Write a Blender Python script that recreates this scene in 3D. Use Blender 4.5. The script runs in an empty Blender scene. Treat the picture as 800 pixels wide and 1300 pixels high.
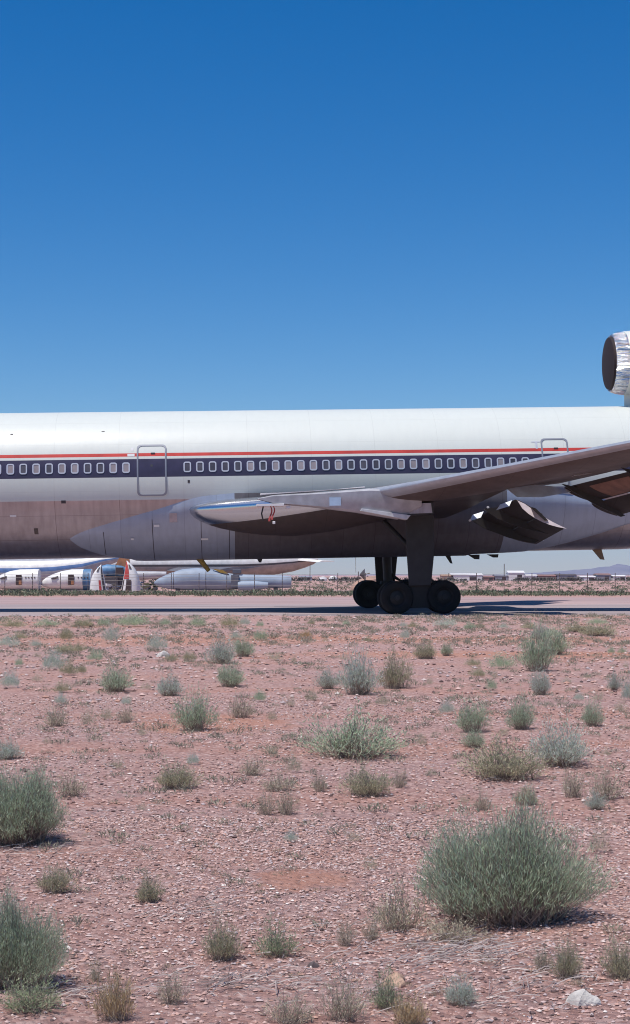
import bpy, math, random
import numpy as np
from mathutils import noise as mnoise

random.seed(7)
RNG = np.random.default_rng(11)
D = bpy.data
SC = bpy.context.scene
COL = SC.collection
R = math.radians

# ---------------------------------------------------------------- camera numbers
EYE = 1.48            # height of the lens above the taxiway
FPX, CXP, HYP = 2000.0, 400.0, 730.0   # focal length, centre column, horizon row (photo pixels)

# ---------------------------------------------------------------- terrain
def sstep(a, b, t):
    t = np.clip((t - a) / (b - a), 0, 1)
    return t * t * (3 - 2 * t)

def terr(x, y):
    x = np.asarray(x, float); y = np.asarray(y, float)
    b = 0.25 * (1 - sstep(46, 57, y)) - 0.55 * sstep(106, 175, y)
    m = 1 - sstep(51, 56.5, y) + sstep(110, 150, y)
    n = (0.022 * np.sin(0.55 * x + 0.9 * np.sin(0.31 * y)) * np.sin(0.47 * y + 1.3)
         + 0.012 * np.sin(1.9 * x + 0.7 + 1.3 * np.sin(0.9 * y)) * np.sin(1.6 * y + 0.4)
         + 0.006 * np.sin(4.7 * x + 2.1 * np.sin(2.3 * y)) * np.sin(4.1 * y))
    return b + m * n

def at(px, py):
    """ground point seen at a photo pixel in the near dirt"""
    z = 0.25
    for _ in range(6):
        Y = (EYE - z) * FPX / (py - HYP)
        X = (px - CXP) / FPX * Y
        z = float(terr(X, Y))
    return X, Y, z

def far_pt(px, py, Y):
    return (px - CXP) / FPX * Y, Y, EYE + (HYP - py) / FPX * Y

# ---------------------------------------------------------------- mesh helpers
class MB:
    def __init__(s):
        s.v = []; s.f = []; s.m = []
    def add(s, vs, fs, mat=0):
        o = len(s.v)
        s.v += [tuple(map(float, p)) for p in vs]
        s.f += [tuple(i + o for i in f) for f in fs]
        s.m += [mat] * len(fs)
        return s
    def box(s, c, d, mat=0, rz=0.0, ry=0.0):
        x, y, z = (q / 2 for q in d)
        cz, sz, cy, sy = math.cos(rz), math.sin(rz), math.cos(ry), math.sin(ry)
        vs = []
        for a in (-1, 1):
            for b in (-1, 1):
                for e in (-1, 1):
                    px, py, pz = a * x, b * y, e * z
                    px, pz = px * cy + pz * sy, -px * sy + pz * cy
                    px, py = px * cz - py * sz, px * sz + py * cz
                    vs.append((c[0] + px, c[1] + py, c[2] + pz))
        s.add(vs, [(0, 1, 3, 2), (4, 6, 7, 5), (0, 4, 5, 1), (2, 3, 7, 6), (0, 2, 6, 4), (1, 5, 7, 3)], mat)
        return s
    def loft(s, rings, mat=0, closed=True, cap0=True, cap1=True, mats=None):
        n = len(rings[0]); o = len(s.v)
        for r in rings:
            s.v += [tuple(map(float, p)) for p in r]
        k = n if closed else n - 1
        for i in range(len(rings) - 1):
            for j in range(k):
                a = o + i * n + j; b = o + i * n + (j + 1) % n
                s.f.append((a, b, b + n, a + n)); s.m.append(mats[j] if mats else mat)
        if closed and cap0:
            s.f.append(tuple(o + j for j in range(n))[::-1]); s.m.append(mat)
        if closed and cap1:
            s.f.append(tuple(o + (len(rings) - 1) * n + j for j in range(n))); s.m.append(mat)
        return s
    def tube(s, pts, rad, n=8, mat=0, cap=True):
        pts = [np.array(p, float) for p in pts]
        rads = rad if isinstance(rad, (list, tuple)) else [rad] * len(pts)
        rings = []
        for i, p in enumerate(pts):
            t = pts[min(i + 1, len(pts) - 1)] - pts[max(i - 1, 0)]
            t = t / (np.linalg.norm(t) + 1e-9)
            a = np.array([0, 0, 1.0]) if abs(t[2]) < 0.9 else np.array([1.0, 0, 0])
            e1 = np.cross(t, a); e1 /= np.linalg.norm(e1); e2 = np.cross(t, e1)
            rings.append([p + rads[i] * (math.cos(q) * e1 + math.sin(q) * e2) for q in np.linspace(0, 2 * math.pi, n, endpoint=False)])
        return s.loft(rings, mat, True, cap, cap)
    def build(s, name, mats, parent=None, smooth=False, bevel=0.0, angle=40):
        me = D.meshes.new(name)
        me.from_pydata(s.v, [], s.f)
        mats = mats if isinstance(mats, (list, tuple)) else [mats]
        for m in mats: me.materials.append(m)
        me.polygons.foreach_set('material_index', s.m)
        import bmesh
        bm = bmesh.new(); bm.from_mesh(me)
        bmesh.ops.recalc_face_normals(bm, faces=bm.faces)
        if smooth:
            for f in bm.faces: f.smooth = True
            lim = R(angle)
            for e in bm.edges:
                if len(e.link_faces) == 2 and e.calc_face_angle(0) > lim: e.smooth = False
        bm.to_mesh(me); bm.free()
        o = D.objects.new(name, me); COL.objects.link(o)
        if parent: o.parent = parent
        if bevel:
            b = o.modifiers.new('bevel', 'BEVEL'); b.width = bevel; b.segments = 2; b.limit_method = 'ANGLE'
        return o

def fast_mesh(name, V, F, mats, smooth=False, midx=None):
    V = np.asarray(V, np.float32); F = np.asarray(F, np.int32)
    me = D.meshes.new(name)
    me.vertices.add(len(V)); me.vertices.foreach_set('co', V.ravel())
    k = F.shape[1]
    me.loops.add(F.size); me.loops.foreach_set('vertex_index', F.ravel())
    me.polygons.add(len(F))
    me.polygons.foreach_set('loop_start', np.arange(0, F.size, k, dtype=np.int32))
    me.polygons.foreach_set('loop_total', np.full(len(F), k, np.int32))
    for m in (mats if isinstance(mats, (list, tuple)) else [mats]): me.materials.append(m)
    if midx is not None: me.polygons.foreach_set('material_index', np.asarray(midx, np.int32))
    me.polygons.foreach_set('use_smooth', np.full(len(F), smooth, bool))
    me.update(); me.validate()
    return me

def link(name, me, parent=None):
    o = D.objects.new(name, me); COL.objects.link(o)
    if parent: o.parent = parent
    return o

def tag(o, label=None, cat=None, group=None, kind=None):
    if label: o['label'] = label
    if cat: o['category'] = cat
    if group: o['group'] = group
    if kind: o['kind'] = kind
    return o

def empty(name, loc, rot=(0, 0, 0)):
    o = D.objects.new(name, None); COL.objects.link(o)
    o.location = loc; o.rotation_euler = rot; o.empty_display_size = 0.3
    return o

# ---------------------------------------------------------------- materials
def mat(name, col, rough=0.6, metal=0.0, var=0.0, scale=3.0, col2=None, bump=0.0, bscale=20.0, bdist=0.02, spec=0.5, stretch=(1, 1, 1), coords='Object', detail=5.0, lo=0.35, hi=0.7):
    m = D.materials.new(name); m.use_nodes = True
    nt = m.node_tree; N = nt.nodes; L = nt.links
    b = N['Principled BSDF']
    b.inputs['Base Color'].default_value = (*col, 1)
    b.inputs['Roughness'].default_value = rough
    b.inputs['Metallic'].default_value = metal
    b.inputs['Specular IOR Level'].default_value = spec
    if var or col2 or bump:
        tc = N.new('ShaderNodeTexCoord'); mp = N.new('ShaderNodeMapping')
        mp.inputs['Scale'].default_value = stretch
        L.new(tc.outputs[coords], mp.inputs[0])
    if var or col2:
        nz = N.new('ShaderNodeTexNoise'); nz.inputs['Scale'].default_value = scale; nz.inputs['Detail'].default_value = detail
        L.new(mp.outputs[0], nz.inputs[0])
        cr = N.new('ShaderNodeValToRGB')
        c2 = col2 or tuple(c * (1 - var) for c in col)
        cr.color_ramp.elements[0].position = lo; cr.color_ramp.elements[1].position = hi
        cr.color_ramp.elements[0].color = (*c2, 1); cr.color_ramp.elements[1].color = (*col, 1)
        L.new(nz.outputs[0], cr.inputs[0]); L.new(cr.outputs[0], b.inputs['Base Color'])
    if bump:
        n2 = N.new('ShaderNodeTexNoise'); n2.inputs['Scale'].default_value = bscale; n2.inputs['Detail'].default_value = 6
        L.new(mp.outputs[0], n2.inputs[0])
        bp = N.new('ShaderNodeBump'); bp.inputs['Strength'].default_value = bump; bp.inputs['Distance'].default_value = bdist
        L.new(n2.outputs[0], bp.inputs['Height']); L.new(bp.outputs[0], b.inputs['Normal'])
    return m

def skin(name, col, dirt, rough, metal=0.0, seams=True, pitch=2.54, amount=0.45, spec=0.5, hseams=True, oil=0.45):
    """painted aircraft skin: streaky dirt, oil-canning bump and the thin seams between skin panels"""
    m = mat(name, col, rough, metal, spec=spec)
    nt = m.node_tree; N = nt.nodes; L = nt.links; b = N['Principled BSDF']
    tc = N.new('ShaderNodeTexCoord')
    def noise_(sc, st, det=6):
        mp = N.new('ShaderNodeMapping'); mp.inputs['Scale'].default_value = st
        L.new(tc.outputs['Object'], mp.inputs[0])
        n = N.new('ShaderNodeTexNoise'); n.inputs['Scale'].default_value = sc; n.inputs['Detail'].default_value = det
        L.new(mp.outputs[0], n.inputs[0]); return n.outputs[0]
    def math_(op, a, bb=None):
        n = N.new('ShaderNodeMath'); n.operation = op
        for i, q in enumerate((a, bb)):
            if q is None: continue
            if isinstance(q, (int, float)): n.inputs[i].default_value = q
            else: L.new(q, n.inputs[i])
        return n.outputs[0]
    blot = noise_(0.9, (0.5, 1, 1.4))
    streak = noise_(2.2, (2.4, 1, 0.18))
    f = math_('MULTIPLY', math_('ADD', math_('MULTIPLY', blot, 0.55), math_('MULTIPLY', streak, 0.6)), 1.0)
    mr = N.new('ShaderNodeMapRange'); mr.inputs[1].default_value = 0.46; mr.inputs[2].default_value = 0.78
    mr.inputs[3].default_value = 0.0; mr.inputs[4].default_value = amount
    L.new(f, mr.inputs[0])
    dirtf = mr.outputs[0]
    if seams:
        sx = N.new('ShaderNodeSeparateXYZ'); L.new(tc.outputs['Object'], sx.inputs[0])
        u = math_('ADD', sx.outputs[0], 100.37)
        md = math_('MODULO', u, pitch)
        line = math_('LESS_THAN', md, 0.022)
        if hseams:
            w = math_('ADD', sx.outputs[2], 20.13)
            line = math_('MAXIMUM', line, math_('LESS_THAN', math_('MODULO', w, 0.93), 0.014))
        dirtf = math_('MAXIMUM', dirtf, math_('MULTIPLY', line, min(0.9, amount + 0.25)))
    if seams:
        cb = N.new('ShaderNodeCombineXYZ')
        L.new(math_('FLOOR', math_('DIVIDE', u, pitch)), cb.inputs[0])
        sz = math_('ADD', sx.outputs[2], 20.13)
        L.new(math_('FLOOR', math_('DIVIDE', sz, 0.93)), cb.inputs[1])
        wn = N.new('ShaderNodeTexWhiteNoise'); L.new(cb.outputs[0], wn.inputs['Vector'])
        dirtf = math_('ADD', dirtf, math_('MULTIPLY', wn.outputs['Value'], 0.28 * amount))
        riv = math_('MULTIPLY', math_('LESS_THAN', math_('MODULO', u, 0.508), 0.02), 0.07)
        dirtf = math_('MINIMUM', math_('ADD', dirtf, riv), 1.0)
    mx = N.new('ShaderNodeMixRGB'); mx.inputs[1].default_value = (*col, 1); mx.inputs[2].default_value = (*dirt, 1)
    L.new(dirtf, mx.inputs[0]); L.new(mx.outputs[0], b.inputs['Base Color'])
    bp = N.new('ShaderNodeBump'); bp.inputs['Strength'].default_value = oil; bp.inputs['Distance'].default_value = 0.025
    L.new(noise_(1.7, (1, 1, 1), 2), bp.inputs['Height']); L.new(bp.outputs[0], b.inputs['Normal'])
    rr = N.new('ShaderNodeMapRange'); rr.inputs[3].default_value = rough; rr.inputs[4].default_value = min(1, rough + 0.25)
    L.new(blot, rr.inputs[0]); L.new(rr.outputs[0], b.inputs['Roughness'])
    return m

M = {}
M['white'] = skin('white_paint', (0.625, 0.648, 0.608), (0.48, 0.49, 0.46), 0.28, amount=0.16, oil=0.22)
M['red'] = mat('red_stripe', (0.62, 0.06, 0.045), 0.4, var=0.25, scale=2)
M['navy'] = mat('navy_stripe', (0.050, 0.043, 0.088), 0.4, var=0.3, scale=2)
M['belly'] = skin('bare_belly', (0.50, 0.445, 0.455), (0.26, 0.215, 0.215), 0.30, metal=0.85, amount=0.55)
M['fairing'] = skin('fairing_paint', (0.40, 0.44, 0.53), (0.25, 0.265, 0.32), 0.38, metal=0.35, amount=0.4, pitch=1.27, hseams=False)
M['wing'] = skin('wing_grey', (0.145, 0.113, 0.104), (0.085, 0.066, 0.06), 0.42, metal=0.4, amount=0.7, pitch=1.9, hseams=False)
M['fairing_shade'] = skin('shaded_fairing_skin', (0.135, 0.12, 0.13), (0.07, 0.058, 0.06), 0.5, amount=0.6, pitch=1.27, hseams=False)  # the wing's shadow on the fairing, put into a darker skin colour
M['root_shade'] = skin('shaded_wing_skin', (0.085, 0.062, 0.058), (0.045, 0.034, 0.032), 0.5, metal=0.2, amount=0.6, pitch=1.9, hseams=False)  # shade under the inner wing, put into a darker skin colour
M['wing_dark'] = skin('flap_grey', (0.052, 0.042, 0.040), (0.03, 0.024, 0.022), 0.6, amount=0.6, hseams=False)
M['metal'] = mat('polished_metal', (0.62, 0.63, 0.66), 0.25, 1.0, bump=0.08, bscale=2.5)
M['edge'] = mat('grey_leading_edge', (0.46, 0.48, 0.53), 0.45, 0.55, var=0.15, scale=3)
M['crinkle'] = mat('dented_chrome', (0.80, 0.79, 0.80), 0.16, 1.0, bump=1.0, bscale=3.2, bdist=0.35, stretch=(0.35, 1.2, 2.6))
M['bare'] = mat('dull_aluminium', (0.43, 0.43, 0.47), 0.45, 0.25, var=0.25, scale=3)
M['light'] = mat('pale_grey_paint', (0.58, 0.60, 0.64), 0.45, var=0.25, scale=4)
M['ribpaint'] = mat('pale_pink_primer', (0.66, 0.58, 0.62), 0.5, var=0.2, scale=4)
M['vane'] = mat('white_vane', (0.86, 0.88, 0.92), 0.4)
M['aileron'] = mat('skylight_blue_plate', (0.66, 0.76, 0.92), 0.45, var=0.2, scale=3)  # pale plate with the blue of skylight put into its base colour
M['hatchtan'] = mat('pinkish_hatch', (0.50, 0.41, 0.42), 0.6, var=0.2, scale=6)
M['bluepanel'] = mat('pale_blue_panel', (0.42, 0.56, 0.74), 0.5, var=0.15, scale=4)
M['frame'] = mat('window_metal', (0.62, 0.62, 0.66), 0.35, 0.3)
M['doorframe'] = mat('door_frame_metal', (0.27, 0.28, 0.32), 0.4, 0.3)
M['glass'] = mat('window_pane', (0.12, 0.11, 0.125), 0.12, var=0.5, scale=1.5)
M['shade'] = mat('window_blind', (0.36, 0.31, 0.32), 0.35, var=0.25, scale=2.0)
M['tyre'] = mat('tyre_rubber', (0.013, 0.011, 0.010), 0.85, var=0.4, scale=6)
M['dark'] = mat('dark_steel', (0.026, 0.021, 0.020), 0.6, var=0.4, scale=4)
M['gear'] = mat('gear_grey', (0.030, 0.026, 0.030), 0.55, var=0.4, scale=3)
M['rim'] = mat('wheel_rim', (0.024, 0.021, 0.020), 0.6, 0.2)
M['maroon'] = mat('inlet_cover', (0.022, 0.009, 0.011), 0.8, var=0.3, scale=3)
M['navylip'] = mat('inlet_inside', (0.03, 0.035, 0.08), 0.5)
M['flag'] = mat('red_streamer', (0.42, 0.06, 0.06), 0.8, var=0.3, scale=10)
M['yellow'] = mat('yellow_brown_paint', (0.45, 0.28, 0.05), 0.6, var=0.5, scale=8)
M['brownblade'] = mat('brown_plastic', (0.23, 0.14, 0.08), 0.6)
M['brownpatch'] = mat('rusty_panel', (0.30, 0.17, 0.13), 0.65, var=0.35, scale=3)
M['mark'] = mat('black_mark', (0.05, 0.04, 0.045), 0.6)
M['placard'] = mat('white_placard', (0.70, 0.69, 0.70), 0.6)
M['bluedrum'] = mat('blue_paint', (0.05, 0.12, 0.34), 0.5, var=0.3, scale=5)

# ================================================================= the airliner
PSI, PIT = R(3.5), R(1.0)
AIR = empty('airliner', (3.63, 65.7, 0), (0, -PIT, PSI))
tag(AIR, 'big white trijet airliner with navy window stripe and red line, its wing engines removed', 'airliner')
RX = np.array([[math.cos(PSI), -math.sin(PSI), 0], [math.sin(PSI), math.cos(PSI), 0], [0, 0, 1]]) @ \
     np.array([[math.cos(PIT), 0, -math.sin(PIT)], [0, 1, 0], [math.sin(PIT), 0, math.cos(PIT)]])
# local frame: x aft, y away from the camera side, z up
WC, FR = 5.40, 3.00
def fr(u):
    """radius and axis height of the fuselage at station u"""
    if u < -19.5:
        t = min(1, (-19.5 - u) / 7.5)
        return FR * math.sqrt(max(0.0, 1 - t ** 2.1)) + 0.02, WC - 0.55 * t * t
    if u > 9.2:
        t = min(1, (u - 9.2) / 17.0)
        r = FR * (1 - 0.90 * t ** 1.55)
        return r, WC + (FR - r) * 0.72
    return FR, WC
def skinpt(u, a, off=0.0, side=1):
    r, c = fr(u); a = R(a)
    return (u, -side * (r + off) * math.cos(a), c + (r + off) * math.sin(a))

BANDS = [(-90, -14.8, 3), (-14.8, 2.3, 0), (2.3, 16.4, 2), (16.4, 18.4, 0), (18.4, 21.1, 1), (21.1, 90, 0)]
def band_angles():
    out = []
    for a, b, m in BANDS:
        n = max(1, int(round((b - a) / 4.0)))
        for i in range(n):
            out.append((a + (b - a) * i / n, m))
    out.append((90, None))
    return out
us = list(np.concatenate([-27 + 7.5 * np.linspace(0, 1, 16) ** 2, np.arange(-19.0, 9.2, 0.6), np.linspace(9.2, 26.2, 26)]))
def half_hull(side):
    mb = MB(); ba = band_angles()
    rings = [[skinpt(u, a, 0, side) for a, _ in ba] for u in us]
    mb.loft(rings, closed=False, mats=[m for _, m in ba[:-1]])
    return mb
hull = MB()
for sd in (1, -1):
    h = half_hull(sd); o = len(hull.v); hull.v += h.v; hull.f += [tuple(i + o for i in f) for f in h.f]; hull.m += h.m
fus = hull.build('fuselage', [M['white'], M['red'], M['navy'], M['belly']], AIR, smooth=True)

# passenger windows -----------------------------------------------------------
def rrect(w, h, r, n=4):
    pts = []
    for cx, cy, a0 in ((w / 2 - r, h / 2 - r, 0), (-w / 2 + r, h / 2 - r, 90), (-w / 2 + r, -h / 2 + r, 180), (w / 2 - r, -h / 2 + r, 270)):
        for i in range(n + 1):
            a = R(a0 + 90 * i / n); pts.append((cx + r * math.cos(a), cy + r * math.sin(a)))
    return pts
def on_skin(u0, arc0, p, off, side=1):
    return skinpt(u0 + p[0], math.degrees((arc0 + p[1]) / FR), off, side)
def ring_frame(u0, arc0, w, h, r, t, off, side=1, n=4):
    def fine(pts):
        out = []
        for p, q in zip(pts, pts[1:] + pts[:1]):
            m_ = max(1, int(math.dist(p, q) / 0.25))
            out += [(p[0] + (q[0] - p[0]) * i / m_, p[1] + (q[1] - p[1]) * i / m_) for i in range(m_)]
        return out
    mb = MB(); a = rrect(w, h, r, n); b = rrect(w - 2 * t, h - 2 * t, max(0.01, r - t), n)
    if h > 1:
        a = fine(a); k_ = len(a)
        b = [(p[0] * (w - 2 * t) / w, p[1] * (h - 2 * t) / h) for p in a]
    k = len(a)
    r0 = [on_skin(u0, arc0, p, 0.0, side) for p in a]
    r1 = [on_skin(u0, arc0, p, off, side) for p in a]
    r2 = [on_skin(u0, arc0, p, off, side) for p in b]
    r3 = [on_skin(u0, arc0, p, 0.0, side) for p in b]
    mb.loft([r0, r1, r2, r3], closed=True, cap0=False, cap1=False)
    return mb
WIN_ARC = R(9.65) * FR
win_us = [-15.69 + 0.5015 * i for i in range(-6, 10)] + [-8.77 + 0.4992 * i for i in range(0, 24)] + [3.22 + 0.4992 * i for i in range(0, 4)] + [7.2 + 0.4992 * i for i in range(0, 7)]
for u in win_us:
    f = ring_frame(u, WIN_ARC, 0.30, 0.425, 0.09, 0.05, 0.018).build('window', M['frame'], AIR, smooth=True, angle=60)
    pane = rrect(0.21, 0.335, 0.05)
    pb = MB(); pb.add([on_skin(u, WIN_ARC, p, 0.006) for p in pane], [tuple(range(len(pane)))])
    pb.build('pane', M['shade'] if random.random() < 0.35 else M['glass'], f)

# passenger doors ------------------------------------------------------------
def cabin_door(u0, u1, a0, a1):
    mb = MB()
    us_ = np.linspace(u0, u1, 5)
    ang = []
    for a, b, m in BANDS:
        lo, hi = max(a, a0), min(b, a1)
        if hi <= lo: continue
        n = max(1, int(round((hi - lo) / 4)))
        ang += [(lo + (hi - lo) * i / n, m) for i in range(n)]
    ang.append((a1, None))
    mb.loft([[skinpt(u, a, 0.008) for a, _ in ang] for u in us_], closed=False, mats=[m for _, m in ang[:-1]])
    d = mb.build('door', [M['white'], M['red'], M['navy'], M['belly']], AIR, smooth=True)
    arc0 = R((a0 + a1) / 2) * FR; h = R(a1 - a0) * FR; uc = (u0 + u1) / 2
    ring_frame(uc, arc0, (u1 - u0) + 0.07, h + 0.07, 0.17, 0.062, 0.026, n=6).build('door_frame', M['doorframe'], d, smooth=True, angle=60)
    hb = MB(); hb.box((0, 0, 0), (0.16, 0.03, 0.05))
    ho = hb.build('handle', M['mark'], d); ho.location = skinpt(uc + 0.05, 20.8, 0.02)
    wb = MB(); wb.box((0, 0, 0), (0.09, 0.02, 0.09))
    wo = wb.build('door_window', M['glass'], d); wo.location = skinpt(uc, 11, 0.014)
    return d
cabin_door(-10.72, -9.62, -11.3, 27.5)
cabin_door(5.43, 6.46, -9.5, 28.7)
cabin_door(-22.0, -21.2, -9.0, 27.0)
def plate_on_skin(name, u, a, w, h, m, off=0.006, parent=AIR):
    mb = MB(); arc = R(a) * FR
    rows = [[on_skin(u, arc, (-w / 2 + w * i / 3, -h / 2 + h * j / 3), off) for i in range(4)] for j in range(4)]
    mb.loft(rows, closed=False)
    return mb.build(name, m, parent, smooth=True)
# little service marks beside the doors and on the belly
for u, a, w, h, m in ((-10.93, 24.5, 0.10, 0.14, 'placard'), (-10.98, 19.6, 0.28, 0.11, 'placard'), (5.22, 23.5, 0.08, 0.30, 'frame'),
                      (5.2, 26.5, 0.35, 0.05, 'frame'), (-8.72, -1.4, 0.09, 0.11, 'mark'), (-13.65, -15.6, 0.18, 0.12, 'mark'),
                      (-15.65, -26, 0.25, 0.08, 'placard'), (-14.8, -40, 0.16, 0.3, 'wing'), (-15.7, 40, 0.10, 0.06, 'mark'), (-12.1, 42, 0.12, 0.04, 'mark')):
    plate_on_skin('service_panel', u, a, w, h, M[m])

# belly fairing ---------------------------------------------------------------
FT = [(-13.5, -47.5, -50), (-13.2, -42.5, -59), (-12.7, -38, -68), (-12.0, -33.5, -80), (-11.0, -27.5, -90), (-10.0, -22.0, -90), (-9.2, -17.0, -90), (-8.4, -12.5, -90),
      (-7.0, -10, -90), (3.0, -10, -90), (5.0, -12, -84), (6.2, -14.0, -70), (7.4, -18.0, -57), (8.8, -22, -44), (9.8, -25.5, -36.5), (12.4, -29.0, -31)]
def ft(u):
    xs = [f[0] for f in FT]
    return float(np.interp(u, xs, [f[1] for f in FT])), float(np.interp(u, xs, [f[2] for f in FT]))
fair = MB()
for sd in (1, -1):
    rings = []; fus_ = []
    for u in np.concatenate([np.linspace(-13.5, -11, 14), np.linspace(-10.7, 4.8, 38), np.linspace(5, 12.4, 24)]):
        t, b = ft(u)
        env = min(1, (u + 13.6) / 3.0, (12.5 - u) / 4.5)
        ring = []
        for k in range(17):
            s = k / 16
            a = t + (b - t) * s
            edge = min(1, s * 6, 1 if b <= -89.9 else (1 - s) * 6)
            ring.append(skinpt(u, a, -0.012 + 0.16 * env * math.sin(edge * math.pi / 2) + 0.012 * edge, sd))
        rings.append(ring); fus_.append(u)
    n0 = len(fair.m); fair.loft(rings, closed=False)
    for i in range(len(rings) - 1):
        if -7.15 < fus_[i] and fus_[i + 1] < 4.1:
            for k in range(16): fair.m[n0 + i * 16 + k] = 1  # rings under the wing take the skin coloured as in shadow
fo = fair.build('belly_fairing', [M['fairing'], M['fairing_shade']], AIR, smooth=True)
for u, a, w, h, m in ((-9.36, -27.9, 0.30, 0.38, 'hatchtan'), (-10.03, -34.2, 0.22, 0.10, 'placard'), (-8.14, -47.4, 0.28, 0.10, 'placard'), (-11.02, -46.2, 0.11, 0.09, 'placard')):
    plate_on_skin('access_panel', u, a, w, h, M[m], off=0.185, parent=fo)
for u in (-12.15, -10.2, -8.27, -7.15):
    t, b = ft(u); mb = MB()
    env = min(1, (u + 13.6) / 3.0)
    mb.loft([[skinpt(u + q, t - 6 + (b + 8 - t + 6) * k / 12, 0.004 + 0.16 * env + 0.007) for k in range(13)] for q in (-0.011, 0.011)], closed=False)
    mb.build('panel_seam', M['mark'], fo, smooth=True)

# wings -----------------------------------------------------------------------
#      v     LE u   LE w  TE u   TE w   up    down   (surface heights above/below the chord line)
WS = [(2.3, -8.85, 4.22, 1.3, 3.83, 0.58, 0.95),
      (2.9, -8.72, 4.22, 1.35, 3.83, 0.58, 0.95),
      (3.3, -8.35, 4.22, 1.45, 3.85, 0.57, 0.93),
      (3.8, -7.60, 4.23, 1.6, 3.90, 0.55, 0.88),
      (4.6, -6.25, 4.27, 1.75, 3.97, 0.50, 0.78),
      (5.6, -4.60, 4.35, 2.02, 4.08, 0.42, 0.62),
      (6.8, -3.00, 4.44, 2.42, 4.32, 0.36, 0.50),
      (8.2, -1.90, 4.55, 3.0, 4.62, 0.31, 0.43),
      (9.6, -0.97, 4.66, 4.6, 4.72, 0.29, 0.40),
      (12.0, 0.63, 4.86, 5.7, 4.92, 0.26, 0.35),
      (15.2, 2.75, 5.13, 7.15, 5.25, 0.22, 0.29),
      (18.4, 4.88, 5.40, 8.6, 5.58, 0.18, 0.24),
      (21.5, 6.94, 5.67, 10.0, 5.88, 0.14, 0.18),
      (23.6, 8.40, 5.86, 11.0, 6.10, 0.09, 0.11)]
SEC = [1.0, 0.85, 0.7, 0.55, 0.42, 0.3, 0.2, 0.13, 0.08, 0.045, 0.02, 0.006, 0.0]
def thick(x):
    return (1.45 * math.sqrt(x) - 0.25 * x - 1.25 * x * x + 0.15 * x ** 3) / 0.62 if x < 1 else 0.10
def wing_ring(s, side):
    v, lu, lw, tu, tw, up, dn = s
    top = [(lu + (tu - lu) * x, lw + (tw - lw) * x + up * max(0.12 if x > .9 else 0, thick(x)) * 0.98) for x in SEC]
    bot = [(lu + (tu - lu) * x, lw + (tw - lw) * x - dn * max(0.12 if x > .9 else 0, thick(x) * (1 - 0.7 * float(sstep(0.4, 0.9, x)))) * 0.98) for x in SEC[-2::-1]]
    return [(u, -side * v, w) for u, w in top + bot]
nsec = len(SEC)
wm = []
for j in range(2 * nsec - 1):
    k = j if j < nsec - 1 else (2 * nsec - 3 - j)
    x = SEC[k + 1] if 0 <= k + 1 < nsec else 1
    wm.append(1 if x < 0.06 and j < 2 * nsec - 2 else 0)
def loft_wing(side):
    mb = MB()
    for i in range(len(WS) - 1):
        root = WS[i][0] < 6.5
        ms = []
        for j, q in enumerate(wm):
            k = j if j < nsec - 1 else (2 * nsec - 3 - j)
            x = SEC[k + 1] if 0 <= k + 1 < nsec else 1
            under = j >= nsec
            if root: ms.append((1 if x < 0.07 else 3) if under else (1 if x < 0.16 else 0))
            elif j >= 2 * nsec - 2: ms.append(0)
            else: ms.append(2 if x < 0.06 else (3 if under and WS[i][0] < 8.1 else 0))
        mb.loft([wing_ring(WS[i], side), wing_ring(WS[i + 1], side)], mats=ms, cap0=(i == 0), cap1=(i == len(WS) - 2))
    import bmesh
    o = mb.build('wing', [M['wing'], M['metal'], M['edge'], M['root_shade']], AIR)
    bm = bmesh.new(); bm.from_mesh(o.data); bmesh.ops.remove_doubles(bm, verts=bm.verts, dist=0.0005); bmesh.ops.recalc_face_normals(bm, faces=bm.faces)
    for f in bm.faces: f.smooth = True
    for e in bm.edges:
        if len(e.link_faces) == 2 and e.calc_face_angle(0) > R(50): e.smooth = False
    bm.to_mesh(o.data); bm.free()
    return o

def profile(nose, tip, th, camber=0.0, n=7):
    """closed lens-shaped section from nose to tip in the u-w plane"""
    nose = np.array(nose); tip = np.array(tip); d = tip - nose; L_ = np.linalg.norm(d); d = d / L_
    nrm = np.array([-d[1], d[0]]) if d[0] > 0 else np.array([d[1], -d[0]])
    up, lo = [], []
    for i in range(n + 1):
        t = i / n
        c = camber * L_ * 4 * t * (1 - t)
        h = th * (math.sqrt(t) * (1 - t) * 2.2 + 0.02)
        up.append(nose + d * L_ * t + nrm * (c + h / 2)); lo.append(nose + d * L_ * t + nrm * (c - h / 2))
    return [tuple(p) for p in up] + [tuple(p) for p in lo[::-1]]
def slab(name, profs, vs, m, parent, side, smooth=True, capm=None, bevel=0.0, tilt=0.0):
    mb = MB(); hi = max(w for p in profs for _, w in p) if tilt else 0
    mb.loft([[(u, -side * (v + tilt * (hi - w)), w) for u, w in p] for p, v in zip(profs, vs)])
    mats = [m]
    if capm:
        mats.append(capm); mb.m[-1] = 1; mb.m[-2] = 1
    return mb.build(name, mats, parent, smooth=smooth, angle=45, bevel=bevel)

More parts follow.
